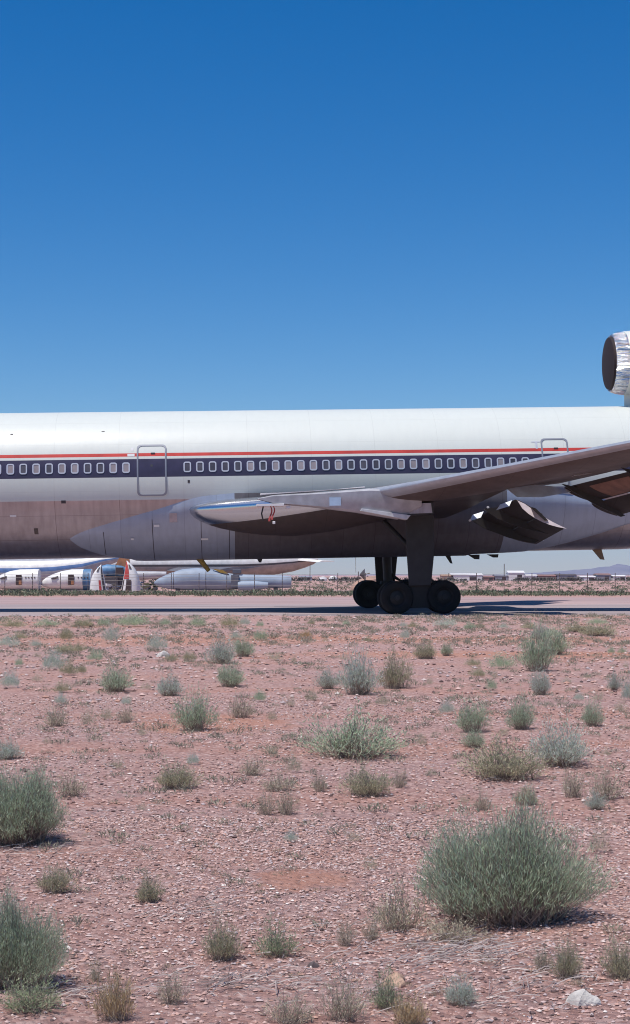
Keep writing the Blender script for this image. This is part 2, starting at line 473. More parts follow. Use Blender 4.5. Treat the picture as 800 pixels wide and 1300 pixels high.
def dress_wing(side):
    wg = loft_wing(side)
    # bare pylon, its engine taken off, reaching forward of the leading edge
    pf = [(-6.15, 4.36), (-5.6, 4.47), (-4.0, 4.54), (-2.1, 4.66), (-1.2, 4.60), (-0.2, 4.45), (-0.2, 3.98), (-1.06, 3.52), (-2.6, 3.80), (-4.2, 4.02), (-5.6, 4.17)]
    mb = MB()
    cen = np.array([-3.0, 4.2])
    def sh(k, e): return [(u, -side * (8.2 + e), 4.25 + (w - 4.25) * k) for u, w in pf]
    mb.loft([sh(0.80, -0.27), sh(1.0, -0.20), sh(1.0, 0.20), sh(0.80, 0.27)])
    py = mb.build('pylon', M['bare'], wg, smooth=True, angle=40)
    mb = MB(); mb.loft([[(u, -side * v, w) for u, w in ((-6.05, 4.48), (-2.25, 4.69), (-2.25, 4.735), (-4.0, 4.60), (-6.05, 4.54))] for v in (8.02, 8.38)])
    mb.build('pylon_top_skin', M['placard'], py, bevel=0.01)
    mb = MB(); mb.box((-3.35, -side * 8.487, 4.20), (0.42, 0.02, 0.30)); mb.build('cover_plate', M['bluepanel'], py)
    mb = MB(); mb.box((-5.7, -side * 8.2, 4.11), (1.0, 0.62, 0.09)); mb.box((-5.05, -side * 8.2, 4.02), (0.16, 0.4, 0.10)); mb.build('engine_mount', M['placard'], py, bevel=0.01)
    mb = MB(); mb.loft([[(u, -side * v, w) for u, w in ((-2.45, 3.84), (-0.75, 3.50), (-0.62, 3.66), (-2.4, 3.93))] for v in (7.9, 8.56)]); mb.build('heat_shield', M['light'], py, bevel=0.01)
    # the red streamer and a hose hanging from the front mount
    mb = MB()
    for uu, l, w0 in ((-5.70, 0.56, 0.055), (-5.60, 0.50, 0.05)):
        rows = []
        for k in range(8):
            t = k / 7
            rows.append([(uu + 0.05 * math.sin(5 * t) + q, -side * (8.45 + 0.03 * math.sin(7 * t + uu)), 4.08 - l * t) for q in (-w0 * (0.35 + 0.35 * t), w0 * (0.35 + 0.35 * t))])
        mb.loft(rows, closed=False)
    st = mb.build('streamer', M['flag'], py, smooth=True)
    mb = MB(); mb.tube([(-5.95, -side * 8.4, 4.08), (-6.02, -side * 8.42, 3.8), (-5.97, -side * 8.42, 3.55)], 0.03, 6); mb.build('hose', M['dark'], py)
    mb = MB(); mb.box((-5.58, -side * 8.46, 3.47), (0.10, 0.06, 0.10)); mb.build('tag_weight', M['placard'], py, bevel=0.015)
    # under-wing access panels behind the pylon
    mb = MB(); mb.loft([[(u, -side * v, w) for u, w in ((-1.9, 4.10), (0.25, 4.12), (0.25, 3.70), (-1.5, 3.60))] for v in (7.95, 8.35)]); mb.build('access_panel', M['gear'], wg, bevel=0.01)
    mb = MB(); mb.loft([[(u, -side * v, w) for u, w in ((-1.35, 4.08), (0.15, 4.10), (0.2, 3.74), (-1.5, 3.70))] for v in (8.35, 8.38)]); mb.build('stained_panel', skin('stained_panel', (0.42, 0.41, 0.48), (0.14, 0.11, 0.12), 0.6, seams=False, amount=0.9), wg)
    # trailing-edge flaps, hanging part way down
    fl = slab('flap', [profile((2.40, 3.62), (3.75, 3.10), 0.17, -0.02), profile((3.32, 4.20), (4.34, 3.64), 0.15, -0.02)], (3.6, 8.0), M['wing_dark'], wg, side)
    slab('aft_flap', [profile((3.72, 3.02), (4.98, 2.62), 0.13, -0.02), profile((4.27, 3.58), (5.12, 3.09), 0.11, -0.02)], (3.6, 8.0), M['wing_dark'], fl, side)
    for v, q in ((4.6, 0.0), (6.3, 0.32)):
        mb = MB(); mb.loft([[(u + q * 0.7, -side * (v + e), w + q) for u, w in ((2.2, 3.62), (3.2, 3.72), (4.1, 3.28), (4.9, 2.78), (4.7, 2.62), (3.7, 2.86), (2.7, 3.25))] for e in (-0.05, 0.05)]); mb.build('flap_track', M['dark'], fl)
    slab('flap_end_rib', [profile((3.40, 4.16), (5.12, 3.09), 0.27, -0.07)] * 2, (8.0, 8.03), M['ribpaint'], fl, side, smooth=False, tilt=0.35)
    mb = MB(); mb.loft([[(u, -side * v, w) for u, w in ((3.86, 3.90), (4.02, 3.84), (4.46, 3.40), (4.34, 3.40))] for v in (8.0, 8.36)]); mb.build('rib_slot', M['dark'], fl)
    mb = MB(); mb.loft([[(u, -side * v, w) for u, w in ((4.55, 2.99), (5.1, 2.72), (5.16, 2.80), (4.6, 3.16))] for v in (3.75, 4.4)]); mb.build('flap_tab', M['light'], fl, bevel=0.01)
    slab('inboard_aileron', [[(2.62, 4.58), (3.55, 4.66), (4.3, 4.58), (5.25, 4.43), (4.86, 4.33), (3.86, 4.17), (3.0, 4.19)]] * 2, (9.6, 9.66), M['aileron'], wg, side, smooth=False, tilt=0.9)
    OF = (((4.75, 4.52), (5.78, 4.00)), ((8.05, 5.26), (8.85, 4.86)))
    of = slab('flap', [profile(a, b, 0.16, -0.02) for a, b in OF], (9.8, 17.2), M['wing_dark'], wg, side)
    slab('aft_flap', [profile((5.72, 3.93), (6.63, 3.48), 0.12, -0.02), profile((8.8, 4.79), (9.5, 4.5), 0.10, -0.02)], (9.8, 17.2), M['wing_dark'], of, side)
    for v in (10.35, 13.4):
        k = (v - 9.8) / 7.4; q = np.array([3.25 * k, 0.85 * k])
        mb = MB(); mb.loft([[(u + q[0], -side * (v + e), w + q[1]) for u, w in ((4.3, 4.56), (4.8, 4.44), (5.8, 3.94), (6.55, 3.40), (6.4, 3.36), (5.5, 3.80), (4.7, 4.28))] for e in (-0.05, 0.05)]); mb.build('flap_track', M['dark'], of)
    def low(v, t):
        k = (v - 9.8) / 7.4
        n = np.array(OF[0][0]) * (1 - k) + np.array(OF[1][0]) * k; p = np.array(OF[0][1]) * (1 - k) + np.array(OF[1][1]) * k
        d = p - n; nr = np.array([-d[1], d[0]]); nr = nr / np.linalg.norm(nr)
        a = n + d * t - nr * (0.08 * (math.sqrt(t) * (1 - t) * 2.2 + 0.02) + 0.06 * t * (1 - t) + 0.03)
        return (a[0], -side * v, a[1])
    mb = MB(); mb.loft([[low(v, 0.12 + 0.8 * k / 5) for k in range(6)] for v in np.linspace(11.0, 13.0, 4)], closed=False)
    mb.build('rusty_panel', M['brownpatch'], of, smooth=True)
    # slotted vanes between the wing box and the flaps
    for v, pl in ((5.4, ((1.97, 3.5), (2.12, 3.74), (2.58, 3.88), (2.43, 3.64))), (7.6, ((2.62, 3.82), (2.8, 4.03), (3.27, 4.19), (3.12, 3.96))), (11.8, ((4.47, 4.76), (4.77, 4.92), (6.26, 5.17), (5.95, 4.99)))):
        slab('flap_vane', [pl, pl], (v, v + 0.04), M['vane'], wg, side, smooth=False, tilt=1.0)
    # canoe fairings over the flap tracks
    for v, u0, w0 in ((15.0, 6.0, 4.82),):
        mb = MB(); rings = []
        for k in range(9):
            t = k / 8; r = 0.20 * math.sin(math.pi * (0.06 + 0.9 * t)) ** 0.7
            rings.append([(u0 + 2.5 * t, -side * v + r * 0.8 * math.cos(q), w0 + 0.05 - 0.55 * t ** 2 + 1.3 * r * math.sin(q)) for q in np.linspace(0, 2 * math.pi, 10, endpoint=False)])
        mb.loft(rings); mb.build('track_fairing', M['wing'], wg, smooth=True)
    # small bright fittings
    for u, v, w in ((1.95, 6.0, 3.52), (2.62, 6.2, 4.0), (3.05, 8.3, 4.66), (3.62, 8.6, 4.86), (4.55, 10.2, 4.78), (4.68, 10.2, 4.80)):
        mb = MB(); mb.tube([(u, -side * v - 0.05, w), (u, -side * v + 0.05, w)], 0.045, 8); mb.build('fitting', M['placard'], wg)
    return wg
dress_wing(1)
dress_wing(-1)

# landing gear ----------------------------------------------------------------
def torus_wheel(c, rad, wid):
    """outer profile of a tyre turned about the y axis"""
    prof = [(0.55, -0.42), (0.62, -0.5), (0.80, -0.52), (0.93, -0.46), (0.985, -0.30), (1.0, 0.0), (0.985, 0.30), (0.93, 0.46), (0.80, 0.52), (0.62, 0.5), (0.55, 0.42)]
    mb = MB(); rings = []
    for k in range(36):
        a = 2 * math.pi * k / 36
        rings.append([(c[0] + rad * r * math.cos(a), c[1] + wid * y, c[2] + rad * r * math.sin(a)) for r, y in prof])
    rings.append(rings[0]); mb.loft(rings, closed=False)
    return mb
def rim_mesh(c, rad, wid):
    mb = MB(); rings = []
    for k in range(25):
        a = 2 * math.pi * k / 24
        rings.append([(c[0] + rad * r * math.cos(a), c[1] + wid * y, c[2] + rad * r * math.sin(a)) for r, y in ((0.06, -0.36), (0.25, -0.34), (0.42, -0.22), (0.555, -0.40), (0.555, 0.40), (0.42, 0.22), (0.25, 0.34), (0.06, 0.36))])
    mb.loft(rings, closed=False)
    return mb
for side in (1, -1):
    y0 = -side * 5.5
    mb = MB(); mb.tube([(0.05, y0, 0.70), (0.0, y0, 2.0), (-0.05, y0, 4.0)], [0.21, 0.21, 0.27], 16)
    gr = mb.build('landing_gear', M['gear'], AIR, smooth=True)
    mb = MB(); mb.tube([(0.05, y0, 1.3), (0.08, y0, 0.68)], 0.14, 14); mb.build('oleo', M['bare'], gr, smooth=True)
    mb = MB(); mb.tube([(-0.98, y0, 0.64), (0.98, y0, 0.64)], 0.17, 12)
    for u in (-0.9, 0.9): mb.tube([(u, y0 - 0.85, 0.635), (u, y0 + 0.85, 0.635)], 0.10, 10)
    mb.box((0, y0, 0.66), (1.15, 0.85, 0.86)); mb.box((0, y0, 1.05), (0.62, 0.7, 0.3)); mb.build('bogie_beam', M['dark'], gr, smooth=True)
    mb = MB(); mb.loft([[(u, y0 - side * q, w) for u, w in ((-0.52, 3.75), (0.56, 3.75), (0.54, 2.3), (0.40, 1.08), (-0.44, 1.08), (-0.50, 2.3))] for q in (0.62, 0.70)])
    mb.build('gear_door', M['gear'], gr, bevel=0.01)
    mb = MB(); mb.tube([(0.02, y0, 2.2), (-1.2, y0 + side * 0.9, 3.6)], 0.10, 10); mb.tube([(0.02, y0, 2.4), (0.0, y0 + side * 2.1, 3.7)], 0.09, 10)
    mb.build('brace', M['dark'], gr, smooth=True)
    mb = MB(); mb.loft([[(u + 0.22, y0 + q, w) for u, w in ((0, 1.55), (0.45, 1.20), (0.48, 1.12), (0.1, 1.30))] for q in (-0.12, 0.12)])
    mb.loft([[(u + 0.22, y0 + q, w) for u, w in ((0.46, 1.22), (0.0, 0.80), (0.0, 0.70), (0.50, 1.12))] for q in (-0.10, 0.10)]); mb.build('torque_link', M['dark'], gr)
    for u in (-0.9, 0.9):
        for q in (-0.56, 0.56):
            w = torus_wheel((u, y0 + q, 0.635), 0.635, 0.44).build('wheel', M['tyre'], AIR, smooth=True)
            rim_mesh((u, y0 + q, 0.635), 0.635, 0.44).build('rim', M['rim'], w, smooth=True)
mb = MB(); mb.tube([(-20.6, 0, 0.85), (-20.5, 0, 3.0)], 0.15, 12); ng = mb.build('nose_gear', M['gear'], AIR, smooth=True)
mb = MB(); mb.tube([(-20.6, -0.55, 0.87), (-20.6, 0.55, 0.87)], 0.09, 10); mb.build('axle', M['dark'], ng)
for q in (-0.36, 0.36):
    w = torus_wheel((-20.6, q, 0.88), 0.5, 0.34).build('wheel', M['tyre'], AIR, smooth=True)
    rim_mesh((-20.6, q, 0.88), 0.5, 0.34).build('rim', M['rim'], w, smooth=True)

# tail: centre engine over the fuselage, fin and tailplanes ---------------------
EC = 10.22
ES = 0.19
def tail_engine():
    def rg(u, r, n=48): return [(u + ES, r * math.cos(q), EC + r * math.sin(q)) for q in np.linspace(0, 2 * math.pi, n, endpoint=False)]
    mb = MB(); mb.loft([rg(9.32, 1.325), rg(9.9, 1.385), rg(11.0, 1.45), rg(13.5, 1.45), rg(17.0, 1.25), rg(19.5, 0.98), rg(19.5, 0.85), rg(18.5, 0.8)], cap0=False)
    na = mb.build('tail_engine', M['white'], AIR, smooth=True)
    mb = MB(); lip = [(9.32, 1.325), (9.18, 1.305), (9.02, 1.275), (8.86, 1.225), (8.78, 1.17), (8.80, 1.12), (8.9, 1.085), (9.1, 1.07)]
    mb.loft([rg(u, r) for u, r in lip], cap0=False, cap1=False); mb.build('inlet_lip', M['crinkle'], na, smooth=True)
    mb = MB(); mb.loft([rg(9.1, 1.07), rg(9.6, 1.05), rg(11.5, 1.08)], cap0=False, cap1=False); mb.build('inlet_duct', M['navylip'], na, smooth=True)
    mb = MB(); mb.loft([rg(8.84, 1.115), rg(8.70, 1.08), rg(8.64, 0.8), rg(8.61, 0.4), rg(8.60, 0.02)], cap0=False); mb.build('inlet_cover', M['maroon'], na, smooth=True)
    mb = MB()
    mb.loft([[(u, y, w) for u, y in ((9.55, 0), (10.0, -0.28), (12.5, -0.42), (17, -0.3), (20, 0), (17, 0.3), (12.5, 0.42), (10.0, 0.28))] for w in (7.9, 9.2)])
    mb.build('engine_pylon', M['white'], na, smooth=True)
    mb = MB(); mb.loft([[(u0 + (u1 - u0) * x, y * th, w) for x, y in ((0, 0), (0.1, -0.8), (0.35, -1), (0.7, -0.6), (1, 0), (0.7, 0.6), (0.35, 1), (0.1, 0.8))] for u0, u1, w, th in ((13.0, 21.5, 11.0, 0.45), (16.3, 22.6, 15.0, 0.3), (19.4, 23.4, 18.6, 0.15))])
    mb.build('tail_fin', M['white'], AIR, smooth=True)
    for sd in (1, -1):
        mb = MB(); mb.loft([[(u0 + (u1 - u0) * x, sd * v, w + y * th) for x, y in ((0, 0), (0.1, 0.8), (0.35, 1), (0.7, 0.6), (1, 0), (0.7, -0.6), (0.35, -1), (0.1, -0.8))] for u0, u1, v, w, th in ((17.5, 23.5, 1.0, 6.9, 0.35), (23.0, 26.0, 10.5, 7.6, 0.15))])
        mb.build('tailplane', M['wing'], AIR, smooth=True)
tail_engine()

# blades, drains and struts under the belly -------------------------------------
def blade(u, l, h, lean, m, y=0.0, th=0.03):
    mb = MB(); base = WC - FR + 0.05 + 0.5 * y * y / FR
    if u < 5: base -= 0.17
    mb.loft([[(u + du, y + q, base + dw) for du, dw in ((-l / 2, 0), (l / 2, 0), (lean + l * 0.28, -h), (lean - l * 0.12, -h * 0.96))] for q in (-th, th)])
    mb.build('belly_blade', m, AIR)
blade(8.25, 0.42, 0.48, 0.22, M['brownblade'])
blade(1.95, 0.22, 0.36, 0.14, M['dark'])
blade(3.05, 0.5, 0.20, 0.10, M['dark']); blade(3.85, 0.5, 0.14, 0.08, M['dark'])
blade(-5.9, 0.24, 0.18, 0.0, M['dark'])
mb = MB(); mb.tube([(-8.45, -0.3, 2.38), (-8.0, -0.3, 1.78)], [0.13, 0.08], 8); mb.build('drain_mast', M['yellow'], AIR)

# ================================================================= ground, taxiway, hills
def ground_material():
    m = D.materials.new('desert_dirt'); m.use_nodes = True
    nt = m.node_tree; N = nt.nodes; L = nt.links; b = N['Principled BSDF']
    b.inputs['Roughness'].default_value = 0.95; b.inputs['Specular IOR Level'].default_value = 0.15
    tc = N.new('ShaderNodeTexCoord')
    def noise_(sc, det=8, st=(1, 1, 1), rough=0.6):
        mp = N.new('ShaderNodeMapping'); mp.inputs['Scale'].default_value = st; L.new(tc.outputs['Object'], mp.inputs[0])
        n = N.new('ShaderNodeTexNoise'); n.inputs['Scale'].default_value = sc; n.inputs['Detail'].default_value = det; n.inputs['Roughness'].default_value = rough
        L.new(mp.outputs[0], n.inputs[0]); return n.outputs[0]
    def ramp(src, stops):
        r = N.new('ShaderNodeValToRGB'); e = r.color_ramp.elements
        while len(e) < len(stops): e.new(0.5)
        for q, (p, c) in zip(e, stops): q.position = p; q.color = (*c, 1) if len(c) == 3 else c
        L.new(src, r.inputs[0]); return r.outputs[0]
    def mix(f, a, bb, mode='MIX'):
        x = N.new('ShaderNodeMixRGB'); x.blend_type = mode
        for i, q in ((0, f), (1, a), (2, bb)):
            if isinstance(q, (int, float)): x.inputs[i].default_value = q
            elif isinstance(q, tuple): x.inputs[i].default_value = (*q, 1)
            else: L.new(q, x.inputs[i])
        return x.outputs[0]
    fine = ramp(noise_(30, 10, rough=0.75), [(0.30, (0.17, 0.085, 0.08)), (0.5, (0.40, 0.24, 0.215)), (0.70, (0.60, 0.41, 0.385))])
    big = ramp(noise_(0.8, 6, (1, 1, 1)), [(0.35, (0, 0, 0)), (0.65, (1, 1, 1))])
    c = mix(big, fine, mix(0.5, fine, (0.36, 0.27, 0.29)))
    band = ramp(noise_(0.35, 5, (0.25, 1.6, 1)), [(0.52, (0, 0, 0)), (0.66, (1, 1, 1))])
    c = mix(mix(0.85, (0, 0, 0), band), c, (0.42, 0.20, 0.14))
    patch = ramp(noise_(0.9, 4, (0.8, 1.5, 1), 0.5), [(0.66, (0, 0, 0)), (0.74, (1, 1, 1))])
    c = mix(mix(0.75, (0, 0, 0), patch), c, (0.42, 0.17, 0.10))
    grey = ramp(noise_(1.3, 6, (0.6, 1.8, 1), 0.65), [(0.58, (0, 0, 0)), (0.72, (1, 1, 1))])
    c = mix(mix(0.55, (0, 0, 0), grey), c, (0.27, 0.215, 0.225))
    vor = N.new('ShaderNodeTexVoronoi'); vor.inputs['Scale'].default_value = 38; L.new(tc.outputs['Object'], vor.inputs['Vector'])
    sep = N.new('ShaderNodeSeparateColor'); L.new(vor.outputs['Color'], sep.inputs[0])
    stone = ramp(sep.outputs[0], [(0.0, (0.14, 0.10, 0.10)), (0.35, (0.33, 0.19, 0.17)), (0.7, (0.42, 0.27, 0.25)), (0.93, (0.55, 0.43, 0.41))])
    c = mix(0.45, c, stone)
    sx = N.new('ShaderNodeSeparateXYZ'); L.new(tc.outputs['Object'], sx.inputs[0])
    def mth(op, a, bb):
        n = N.new('ShaderNodeMath'); n.operation = op
        for i, q in enumerate((a, bb)):
            if isinstance(q, (int, float)): n.inputs[i].default_value = q
            else: L.new(q, n.inputs[i])
        return n.outputs[0]
    wob = noise_(5, 5)
    for px, py, rx, ry in ((385, 1116, 0.24, 0.30), (265, 920, 0.9, 0.9), (420, 812, 9.0, 2.2), (700, 830, 5.0, 1.2)):
        cx, cy, _ = at(px, py)
        d2 = mth('ADD', mth('POWER', mth('ABSOLUTE', mth('DIVIDE', mth('SUBTRACT', sx.outputs[0], cx), rx), 0), 2), mth('POWER', mth('ABSOLUTE', mth('DIVIDE', mth('SUBTRACT', sx.outputs[1], cy), ry), 0), 2))
        f = ramp(mth('ADD', d2, mth('MULTIPLY', mth('SUBTRACT', wob, 0.5), 2.4)), [(0.25, (0.6, 0.6, 0.6)), (1.1, (0, 0, 0))])
        c = mix(f, c, (0.42, 0.205, 0.14))
    c = mix(1.0, c, (1.17, 1.13, 1.08), 'MULTIPLY')
    L.new(c, b.inputs['Base Color'])
    bp = N.new('ShaderNodeBump'); bp.inputs['Strength'].default_value = 1.0; bp.inputs['Distance'].default_value = 0.035
    hsum = N.new('ShaderNodeMath'); hsum.operation = 'SUBTRACT'; L.new(noise_(22, 8, rough=0.7), hsum.inputs[0]); 
    md = N.new('ShaderNodeMath'); md.operation = 'MULTIPLY'; md.inputs[1].default_value = 0.5; L.new(vor.outputs['Distance'], md.inputs[0]); L.new(md.outputs[0], hsum.inputs[1])
    L.new(hsum.outputs[0], bp.inputs['Height']); L.new(bp.outputs[0], b.inputs['Normal'])
    return m
M['ground'] = ground_material()

yrows = np.unique(np.concatenate([[-60, -30, -15, -8, -4, -2, 0, 1, 2, 2.6], 3.0 * 1.011 ** np.arange(0, 280), np.geomspace(65, 180, 60), np.geomspace(190, 16000, 50)]))
tcol = np.linspace(-1, 1, 181)
GV = []
for y in yrows:
    hw = 40 + 1.0 * max(0, y)
    xs = hw * (0.06 * tcol + 0.94 * tcol ** 3) if y < 80 else hw * (0.25 * tcol + 0.75 * tcol ** 3)
    GV.append(np.stack([xs, np.full_like(xs, y), terr(xs, np.full_like(xs, y))], 1))
GV = np.concatenate(GV); nc = len(tcol); nr = len(yrows)
ii, jj = np.meshgrid(np.arange(nr - 1), np.arange(nc - 1), indexing='ij')
a_ = (ii * nc + jj).ravel(); GF = np.stack([a_, a_ + 1, a_ + nc + 1, a_ + nc], 1)
tag(link('ground', fast_mesh('ground', GV, GF, M['ground'], True)), kind='structure')

M['taxi'] = mat('taxiway_concrete', (0.42, 0.345, 0.35), 0.9, col2=(0.25, 0.20, 0.205), scale=0.7, stretch=(0.09, 1.5, 1), bump=0.3, bscale=8, spec=0.2, detail=8)
mb = MB()
ang = math.tan(R(0.5))
mb.add([(-400, 56.5 - 400 * ang, 0.004), (400, 56.5 + 400 * ang, 0.004), (400, 79 + 400 * ang, 0.004), (-400, 79 - 400 * ang, 0.004)], [(0, 1, 2, 3)])
tag(mb.build('taxiway', M['taxi']), kind='structure')
M['shoulder'] = mat('graded_shoulder', (0.47, 0.345, 0.34), 0.95, col2=(0.29, 0.20, 0.195), scale=0.45, stretch=(0.12, 1.2, 1), bump=0.3, bscale=6, spec=0.1, detail=8)
mb = MB(); mb.add([(-400, 79 - 400 * ang, 0.004), (400, 79 + 400 * ang, 0.004), (400, 104, 0.004), (-400, 104, 0.004)], [(0, 1, 2, 3)])
tag(mb.build('dirt_road', M['shoulder']), kind='structure')

# far blue mountains
M['rock'] = mat('mountain_rock', (0.30, 0.24, 0.22), 0.95, var=0.4, scale=0.004)
nx, ny = 150, 14
HV = []
for j in range(ny):
    for i in range(nx):
        x = -3500 + 11000 * i / (nx - 1); y = 13200 + 1900 * j / (ny - 1)
        prof = math.exp(-((j / (ny - 1) - 0.45) / 0.26) ** 2)
        e = 78 * math.exp(-((x - 2650) / 520) ** 2) + 95 * math.exp(-((x - 5000) / 1300) ** 2) + 8 * math.exp(-((x - 900) / 1200) ** 2)
        n = mnoise.fractal((x / 520, y / 520, 3.1), 0.7, 2.1, 6)
        HV.append((x, y, -6 + prof * max(0, e * (1 + 0.42 * n) + 8 * n)))
ii, jj = np.meshgrid(np.arange(ny - 1), np.arange(nx - 1), indexing='ij'); a_ = (ii * nx + jj).ravel()
tag(link('mountains', fast_mesh('mountains', HV, np.stack([a_, a_ + 1, a_ + nx + 1, a_ + nx], 1), M['rock'], True)), kind='structure')

# ================================================================= gravel and litter
def island_mat(name, stops, rough=0.9, trans=0.0, spec=0.2):
    m = D.materials.new(name); m.use_nodes = True
    nt = m.node_tree; N = nt.nodes; L = nt.links; b = N['Principled BSDF']
    b.inputs['Roughness'].default_value = rough; b.inputs['Specular IOR Level'].default_value = spec
    g = N.new('ShaderNodeNewGeometry'); r = N.new('ShaderNodeValToRGB'); e = r.color_ramp.elements
    while len(e) < len(stops): e.new(0.5)
    for q, (p, c) in zip(e, stops): q.position = p; q.color = (*c, 1)
    L.new(g.outputs['Random Per Island'], r.inputs[0]); L.new(r.outputs[0], b.inputs['Base Color'])
    if trans:
        t = N.new('ShaderNodeBsdfTranslucent'); ms = N.new('ShaderNodeMixShader'); ms.inputs[0].default_value = trans
        L.new(r.outputs[0], t.inputs[0]); L.new(b.outputs[0], ms.inputs[1]); L.new(t.outputs[0], ms.inputs[2])
        L.new(ms.outputs[0], N['Material Output'].inputs[0])
    return m
M['stones'] = island_mat('desert_stones', [(0.0, (0.10, 0.07, 0.07)), (0.16, (0.22, 0.14, 0.13)), (0.32, (0.45, 0.26, 0.205)), (0.5, (0.50, 0.325, 0.285)), (0.74, (0.58, 0.41, 0.37)), (0.90, (0.42, 0.35, 0.36)), (0.975, (0.60, 0.47, 0.43)), (1.0, (0.76, 0.69, 0.64))])
OCT = np.array([(1, 0, 0), (0, 1, 0), (-1, 0, 0), (0, -1, 0), (0, 0, 1), (0, 0, -1), (.7, .7, .1), (-.7, .7, -.1), (-.7, -.7, .1), (.7, -.7, -.1)], float)
OF = np.array([(0, 6, 4), (6, 1, 4), (1, 7, 4), (7, 2, 4), (2, 8, 4), (8, 3, 4), (3, 9, 4), (9, 0, 4), (6, 0, 5), (1, 6, 5), (7, 1, 5), (2, 7, 5), (8, 2, 5), (3, 8, 5), (9, 3, 5), (0, 9, 5)])
SAND = at(385, 1116)
def stones(zones):
    Vs, Fs, o = [], [], 0
    for n, y0, y1, s0, s1 in zones:
        u = RNG.random(n)
        y = np.sqrt(y0 ** 2 + u * (y1 ** 2 - y0 ** 2))
        x = (RNG.random(n) - 0.5) * (0.44 * y + 3.6)
        s = s0 + (s1 - s0) * RNG.random(n) ** 2.6
        den = np.sin(0.9 * x + 1.7 * np.sin(0.53 * y) + 0.4) * np.sin(1.3 * y + 1.1 * np.sin(0.8 * x)) + 0.6 * np.sin(2.9 * x + 1.3) * np.sin(3.7 * y + 0.8 * np.sin(2.2 * x))
        px_, py_, _ = SAND
        hole = ((x - px_) / 0.22) ** 2 + ((y - py_) / 0.25) ** 2 < 1 + 0.4 * np.sin(5 * x + 9 * y)
        keep = ((den + RNG.normal(0, 0.35, n)) > -0.75) & ~(hole & (RNG.random(n) < 0.9))
        x, y, s = x[keep], y[keep], s[keep]; n = len(x)
        P = OCT[None] * (1 + 0.45 * (RNG.random((n, 10, 1)) - 0.5)) * (np.array([1, 0.8, 0.55])[None, None] * (0.7 + 0.6 * RNG.random((n, 1, 3))))
        q = RNG.random(n) * 6.283; c, sn = np.cos(q)[:, None], np.sin(q)[:, None]
        X = P[..., 0] * c - P[..., 1] * sn; Yy = P[..., 0] * sn + P[..., 1] * c
        V = np.stack([X * s[:, None] + x[:, None], Yy * s[:, None] + y[:, None], P[..., 2] * s[:, None] + (terr(x, y) + 0.30 * s)[:, None]], -1)
        Vs.append(V.reshape(-1, 3)); Fs.append((OF[None] + (np.arange(n) * 10)[:, None, None] + o).reshape(-1, 3)); o += n * 10
    return np.concatenate(Vs), np.concatenate(Fs)
sv, sf = stones([(150000, 3.4, 8, 0.0020, 0.0095), (64000, 7, 16, 0.004, 0.014), (13000, 15, 34, 0.009, 0.034), (3000, 32, 50, 0.018, 0.05)])
tag(link('gravel', fast_mesh('gravel', sv, sf, M['stones'])), kind='stuff')

def rock(name, px, py, w, h, m, label, seed, flat=0.0):
    x, y, z = at(px, py); s = (HYP - py) and FPX / y
    rg = np.random.default_rng(seed); mb = MB(); rings = []
    W, H = w / s, h / s
    for k in range(7):
        t = k / 6; rr = math.sqrt(max(0.0, 1 - (t * 0.98) ** 2.4)) if t else 1.0
        rings.append([(W / 2 * rr * (1 + 0.28 * math.sin(2 * q + seed) + 0.14 * math.sin(5 * q + 2 * seed)) * math.cos(q) + 0.12 * W * t, W / 3 * rr * (1 + 0.22 * math.sin(3 * q + seed)) * math.sin(q), H * (t * 1.08 - 0.08) * (1 + 0.22 * math.cos(q + seed))) for q in np.linspace(0, 2 * math.pi, 12, endpoint=False)])
    mb.loft(rings)
    o = mb.build(name, m, smooth=True, angle=24); o.location = (x, y, z - 0.004)
    tag(o, label, 'rock'); return o
M['whiterock'] = mat('pale_stone', (0.62, 0.58, 0.54), 0.85, var=0.3, scale=25, bump=0.6, bscale=40)
M['tanrock'] = mat('tan_stone', (0.55, 0.36, 0.26), 0.9, var=0.35, scale=25, bump=0.6, bscale=40)
rock('rock', 740, 1274, 40, 17, M['whiterock'], 'chalky white rock, largest pale stone on the gravel in the near right corner', 3)
rock('rock', 497, 1252, 42, 15, M['tanrock'], 'flat tan orange stone lying below the largest grey-green bush', 5)
rock('rock', 207, 834, 14, 7, M['whiterock'], 'small white stone far out beside a pale desert shrub', 8)
rock('rock', 398, 1228, 14, 8, mat('dark_stone', (0.14, 0.11, 0.11), 0.9, var=0.3, scale=30), 'small dark grey stone alone on the gravel near the front', 9)

